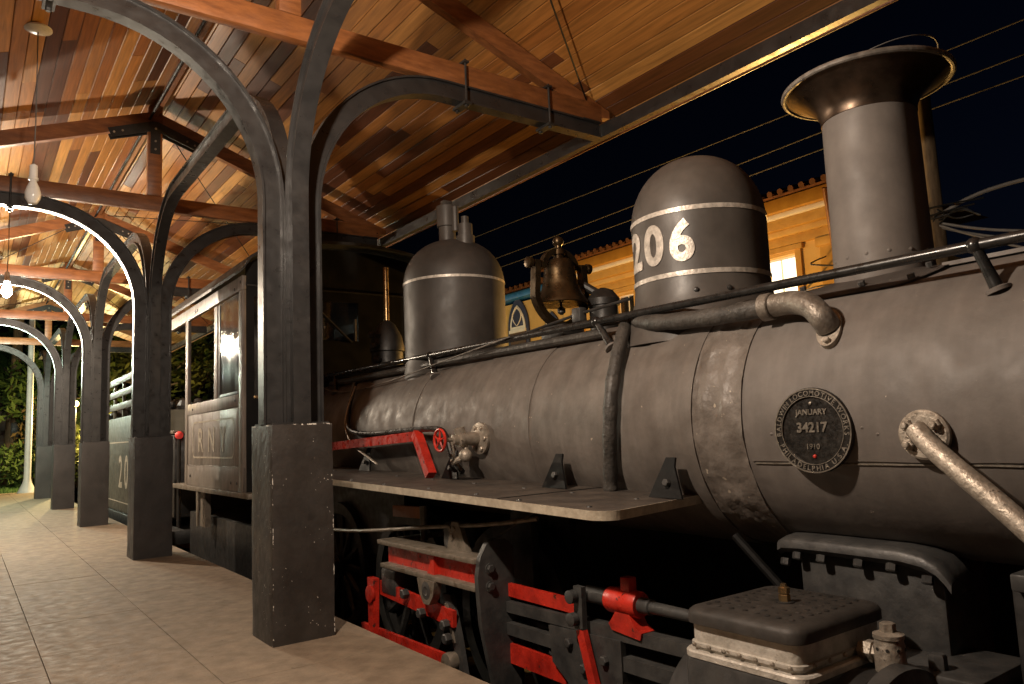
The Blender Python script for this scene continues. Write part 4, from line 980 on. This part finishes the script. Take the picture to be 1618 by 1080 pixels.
cable([(7.25,-.5,3.28),(7.5,-1.0,3.52),(8.2,-2.0,3.72),(10,-4.5,4.3)], .022, 'pale_cable', 'thick bright cable rising away from the cable pole', gq)
cable([(7.25,-.5,3.25),(7.4,-1.2,3.0),(7.8,-2.6,2.75),(8.5,-5,2.6)], .016, 'pale_cable', 'upper of two cables slanting down from the cable pole', gq)
cable([(7.25,-.5,3.2),(7.4,-1.2,2.92),(7.8,-2.6,2.62),(8.5,-5,2.4)], .014, 'pale_cable', 'lower of two cables slanting down from the cable pole', gq)
cable([(7.25,-.55,3.2),(7.26,-.9,3.0),(7.3,-1.5,2.7),(7.4,-2.4,2.4)], .014, 'pale_cable', 'short steep cable dropping from the cable pole behind the handrail', gq)
cable([(7.25,-.5,3.2),(7.6,.3,3.0),(8.5,1.8,3.35),(9.9,2.4,3.75)], .013, 'black_cable', 'dark cable sagging from the cable pole to the yellow house wall', None)
cable([(7.25,-.5,3.1),(7.7,.4,2.85),(8.7,1.9,3.05),(9.9,2.9,3.2)], .013, 'black_cable', 'lower dark cable looping past the lit window of the yellow house', None)
for z0, z1, lb in ((5.94,6.13,'topmost'),(5.50,5.36,'middle'),(5.23,5.10,'lowest')):
    tag(MB().tube(smooth_path([(9,-14,z0+.0),(9,-1.0,z0),(9,6,(z0+z1)/2-.02),(9,13,z1),(9,30,z1+.05)], 10), .009, 6).build('overhead_wire', 'wire'), lb+' of three thin overhead wires running along the street', 'wire', 'overhead wires along the street')
# --- yellow house
yh = thing('yellow_house', (10.5,5.5,-.8), 'yellow plastered house with stepped cornice and a lit window', 'house')
def bx(a, b_, name, m, par, bev=0): return MB().b2(a, b_, bev).build(name, m, par)
HY0, HY1 = 1.9, 9.3
bx((10,HY0,-.8), (10.3,3.0,4.1), 'wall', 'yellow_wall', yh); bx((10,3.0,-.8),(10.3,3.75,2.55),'wall','yellow_wall',yh); bx((10,3.0,3.95),(10.3,3.75,4.1),'wall','yellow_wall',yh)
bx((10,3.75,-.8), (10.3,6.9,4.1), 'wall', 'yellow_wall', yh); bx((10,6.9,-.8),(10.3,7.5,2.55),'wall','yellow_wall',yh); bx((10,6.9,3.95),(10.3,7.5,4.1),'wall','yellow_wall',yh)
bx((10,7.5,-.8), (10.3,HY1,4.1), 'wall', 'yellow_wall', yh)
bx((10.3,HY0,-.8), (14,HY1,4.0), 'house_body', 'yellow_wall', yh)
for k, (p, z0, z1, mm) in enumerate(((.08,4.10,4.26,'ochre_trim'),(.16,4.26,4.36,'yellow_wall'),(.26,4.36,4.54,'ochre_trim'),(.34,4.54,4.62,'white_trim'),(.46,4.62,4.84,'ochre_trim'))):
    bx((10-p,HY0-.1,z0), (10.2,HY1+.1,z1-.002), 'cornice', mm, yh, .006)
rf = MB(); ra = [rf.bm.verts.new(p) for p in ((9.42,HY0-.2,4.86),(14.6,HY0-.2,4.86),(14.6,HY1+.2,4.86),(9.42,HY1+.2,4.86),(12,HY0+2.2,5.6),(12,HY1-2.2,5.6))]
for f in ((0,1,2,3),(0,4,1),(1,4,5,2),(2,5,3),(3,5,4,0)): rf.face([ra[i] for i in f])
rfo = rf.build('roof', 'terracotta', yh)
nt_ = int((HY1-HY0+.4)/.2)
for k in range(nt_):
    y = HY0-.1+k*.2
    MB().tube([(9.36,y,4.885),(10.6,y,5.16)], .055, 8).build('roof_tile', 'terracotta', rfo)
for y in (2.1,4.6,8.55):
    bx((9.93,y,-.8), (9.999,y+.42,3.95), 'pilaster', 'ochre_trim', yh, .005); bx((9.90,y-.06,3.95), (9.998,y+.48,4.095), 'capital', 'ochre_trim', yh, .005)
for y0, y1, lit in ((3.0,3.75,True),(6.9,7.5,False)):
    wn = bx((10.12,y0+.002,2.552), (10.16,y1-.002,3.948), 'window', 'white_trim', yh)
    for a, b_ in ((y0-.11,y0),(y1,y1+.11)): bx((9.95,a,2.5), (9.998,b_,4.0), 'window_jamb', 'ochre_trim', wn)
    bx((9.92,y0-.16,4.0), (9.997,y1+.16,4.09), 'window_head', 'ochre_trim', wn)
    for i in range(2):
        for j in range(3):
            ya = y0+.05+i*(y1-y0-.05)/2; yb_ = ya+(y1-y0-.15)/2; za = 2.60+j*.45
            bx((10.10,ya,za), (10.119,yb_,za+.40), 'pane', 'lit_pane' if lit else 'dark_glass', wn)
MB().tube([(9.9,2.25,3.9),(9.45,2.05,4.75)], .04, 8).build('eave_strut', 'beam_wood', yh)
# --- blue trimmed house
bh = thing('blue_trim_house', (10.5,13.5,-.8), 'cream house with bright blue eave and pointed arch windows', 'house')
bx((10.2,9.5,-.8), (16,20,4.45), 'wall', 'yellow_wall', bh); bx((9.95,9.45,4.52), (10.6,20.1,4.68), 'blue_eave', 'blue_trim', bh, .01)
rf = MB(); rf.prism([(9.8,4.72),(13,5.5),(16.2,4.72)], (0,9.4,0), (1,0,0), (0,0,1), -10.7); rfo = rf.build('roof', 'terracotta', bh)
for k in range(24):
    MB().tube([(9.8,9.6+k*.22,4.74),(10.9,9.6+k*.22,5.04)], .07, 8).build('roof_tile', 'terracotta', rfo)
def gothic(y, w_, z0, zs, x):
    def arch(w_, zs, n=10):
        R = w_*1.15; pts = []
        am = math.acos((R-w_/2)/R)
        for i in range(n+1):
            a = am*i/n; pts.append((w_/2-R+R*math.cos(a), zs+R*math.sin(a)))
        return pts+[(-px, pz) for px, pz in pts[::-1][1:]]
    def panel(w_, zs, z0, x0, th, name, mm, par):
        poly = [(-w_/2, z0),(w_/2, z0)]+arch(w_, zs)
        return MB().prism(poly, (x0,y,0), (0,1,0), (0,0,1), -th).build(name, mm, par)
    p = panel(w_+.24, zs, z0, x, .05, 'gothic_window', 'navy_trim', bh)
    panel(w_, zs, zs-.02, x-.05, .02, 'arch_light', 'white_trim', p); panel(w_-.16, zs+.06, zs+.06, x-.07, .008, 'arch_pane', 'navy_trim', p)
    for s in (-1, 1):
        pts = [(x-.085, y+s*(.02+.17*math.sin(PI*i/10)), zs+.08+.5*i/10) for i in range(11)]
        MB().tube(pts, .014, 6).build('tracery', 'white_trim', p)
    bx((x-.10,y-w_/2-.02,zs-.10), (x-.05,y+w_/2+.02,zs-.02), 'transom', 'white_trim', p)
    bx((x-.075,y-w_/2,z0), (x-.05,y+w_/2,zs-.10), 'shutter', 'dark_wood', p)
gothic(11.35, .66, 1.5, 3.75, 10.198); gothic(9.95, .5, 1.5, 3.3, 10.198); gothic(13.6, .66, 1.5, 3.75, 10.198)
# ------------------------------------------------------------------ left background
lp = thing('lamp_column', (-.13,20.0,0), 'white painted column with flared foot at the platform end', 'column')
MB().lathe([(.24,.0),(.22,.04),(.11,.28),(.085,.4),(.07,5.0),(.01,5.02)], (-.13,20.0,-.02), (0,0,1), 16).build('shaft', 'pole_white', lp)
MB().ball((-.13,20.0,5.12), .12).build('finial_ball', 'pole_white', lp)
up_ = thing('utility_pole', (-.25,27,0), 'leaning weathered wooden utility pole on the lawn', 'pole')
MB().tube([(-.30,27,-.1),(-.16,27,3.5),(-.05,27,8)], .17, 12, [1.2,1,.8]).build('shaft', 'pole_wood', up_); MB().b2((-.25,26.72,1.6), (-.02,26.82,2.1), .02).build('meter_box', 'gear_iron', up_)
tag(MB().b2((-14,30.2,-.1), (-.1,30.6,3.2), .02).build('garden_wall', 'garden_wall'), 'rough brown masonry wall beyond the lawn', 'wall')
def tree(x, y, h, r, lm, label, seed, n=1500, leaf=.16, group=None):
    rr = random.Random(seed); t = thing('tree', (x,y,-.1), label, 'tree', group)
    tk = MB(); top = Vector((x+rr.uniform(-.3,.3), y, h*.62))
    tk.tube(smooth_path([(x,y,-.2),(x+.06,y,h*.25),top]), .17, 9, None)
    ends = []
    for k in range(7):
        a = 2*PI*k/7+rr.random(); e = top+Vector((math.cos(a)*r*.62, math.sin(a)*r*.62, rr.uniform(-.1,.45)*h*.4)); ends.append(e)
        tk.tube([Vector((x+.04,y,h*rr.uniform(.25,.5))), (top+e)/2+Vector((0,0,-.2)), e], .06, 6, [1.2,.8,.3])
    tk.build('trunk', 'bark', t)
    cr = MB(); cen = [e for e in ends]+[top+Vector((0,0,h*.2)), top+Vector((rr.uniform(-1,1)*r*.4,0,-h*.2))]
    for k in range(8): cen.append(Vector((x+rr.uniform(-1,1)*r, y+rr.uniform(-1,1)*r, rr.uniform(.18,.95)*h)))
    for i in range(n):
        c = rr.choice(cen); d = Vector((rr.gauss(0,1),rr.gauss(0,1),rr.gauss(0,.8)))
        p = c+d.normalized()*r*.42*rr.random()**.5
        u = Vector((rr.gauss(0,1),rr.gauss(0,1),rr.gauss(0,1))).normalized(); v = u.orthogonal().normalized(); L = leaf*rr.uniform(.6,1.4)
        cr.face([cr.bm.verts.new(p-u*L), cr.bm.verts.new(p+v*L*.42), cr.bm.verts.new(p+u*L), cr.bm.verts.new(p-v*L*.42)])
    cr.build('crown', lm, t, smooth=False)
tg = 'garden trees beyond the end of the track'
tree(1.6,25.5,5.2,1.9,'leaf_a','bushy dark green tree beside the tender',1,1900,.15,tg)
tree(3.4,24.0,5.6,2.1,'leaf_b','yellow green tree seen past the tender fence',2,1900,.15,tg)
tree(.3,30.5,6.5,2.4,'leaf_a','tall dark tree rising behind the white column',3,1900,.17,tg)
tree(-1.9,31.0,6.8,2.4,'leaf_a','dark tree standing above the masonry wall',4,1600,.18,tg)
tree(5.6,27.0,6.4,2.4,'leaf_a','wide dark green tree behind the locomotive cab',6,1600,.17,tg)
def bush(x, y, h, r, lm, label, seed):
    rr = random.Random(seed); t = thing('bush', (x,y,-.1), label, 'bush', 'low shrubs along the lawn')
    b_ = MB()
    for k in range(6):
        a = 2*PI*k/6; b_.tube([(x,y,-.15),(x+.5*r*math.cos(a),y+.5*r*math.sin(a),h*.7)], .02, 5)
    b_.build('stem', 'bark', t); cr = MB()
    for i in range(800):
        d = Vector((rr.gauss(0,1),rr.gauss(0,1),rr.gauss(0,1))).normalized()*rr.random()**.4
        p = Vector((x+d.x*r,y+d.y*r,max(-.02,h*.5+d.z*h*.5))); u = Vector((rr.gauss(0,1),rr.gauss(0,1),rr.gauss(0,1))).normalized(); v = u.orthogonal().normalized(); L = .10*rr.uniform(.6,1.4)
        cr.face([cr.bm.verts.new(p-u*L), cr.bm.verts.new(p+v*L*.4), cr.bm.verts.new(p+u*L), cr.bm.verts.new(p-v*L*.4)])
    cr.build('leaves', lm, t, smooth=False)
bush(.05,23.5,1.5,.9,'leaf_a','low green shrub close behind the white column',21)
bush(.9,22.6,1.9,.8,'leaf_b','yellowish shrub between the far posts',22)
bush(.6,24.6,2.9,.9,'leaf_c','reddish brown leaved shrub behind the far posts',23)
bush(2.0,21.5,2.2,1.0,'leaf_b','leafy shrub beyond the end of the tender',24)
# warm garden lantern on the far side of the track lighting the shrubs
gl = thing('garden_lantern', (1.05,20.9,-.74), 'small post lantern with warm light among the shrubs', 'lantern')
MB().tube([(1.05,20.9,-.74),(1.05,20.9,2.3)], .03, 8).build('lantern_post', 'black_iron', gl)
MB().lathe([(.10,2.60),(.14,2.58),(.02,2.72)], (1.05,20.9,0), (0,0,1), 10).build('lantern_cap', 'black_iron', gl)
MB().ball((1.05,20.9,2.42), .09).build('lantern_globe', 'sodium_glow', gl)
ld = bpy.data.lights.new('lantern_light', 'POINT'); ld.energy = 800; ld.color = (1,.72,.30); ld.shadow_soft_size = .1
lo = bpy.data.objects.new('lantern_light', ld); COL.objects.link(lo); lo.location = (1.05,20.75,2.2); setpar(lo, gl)
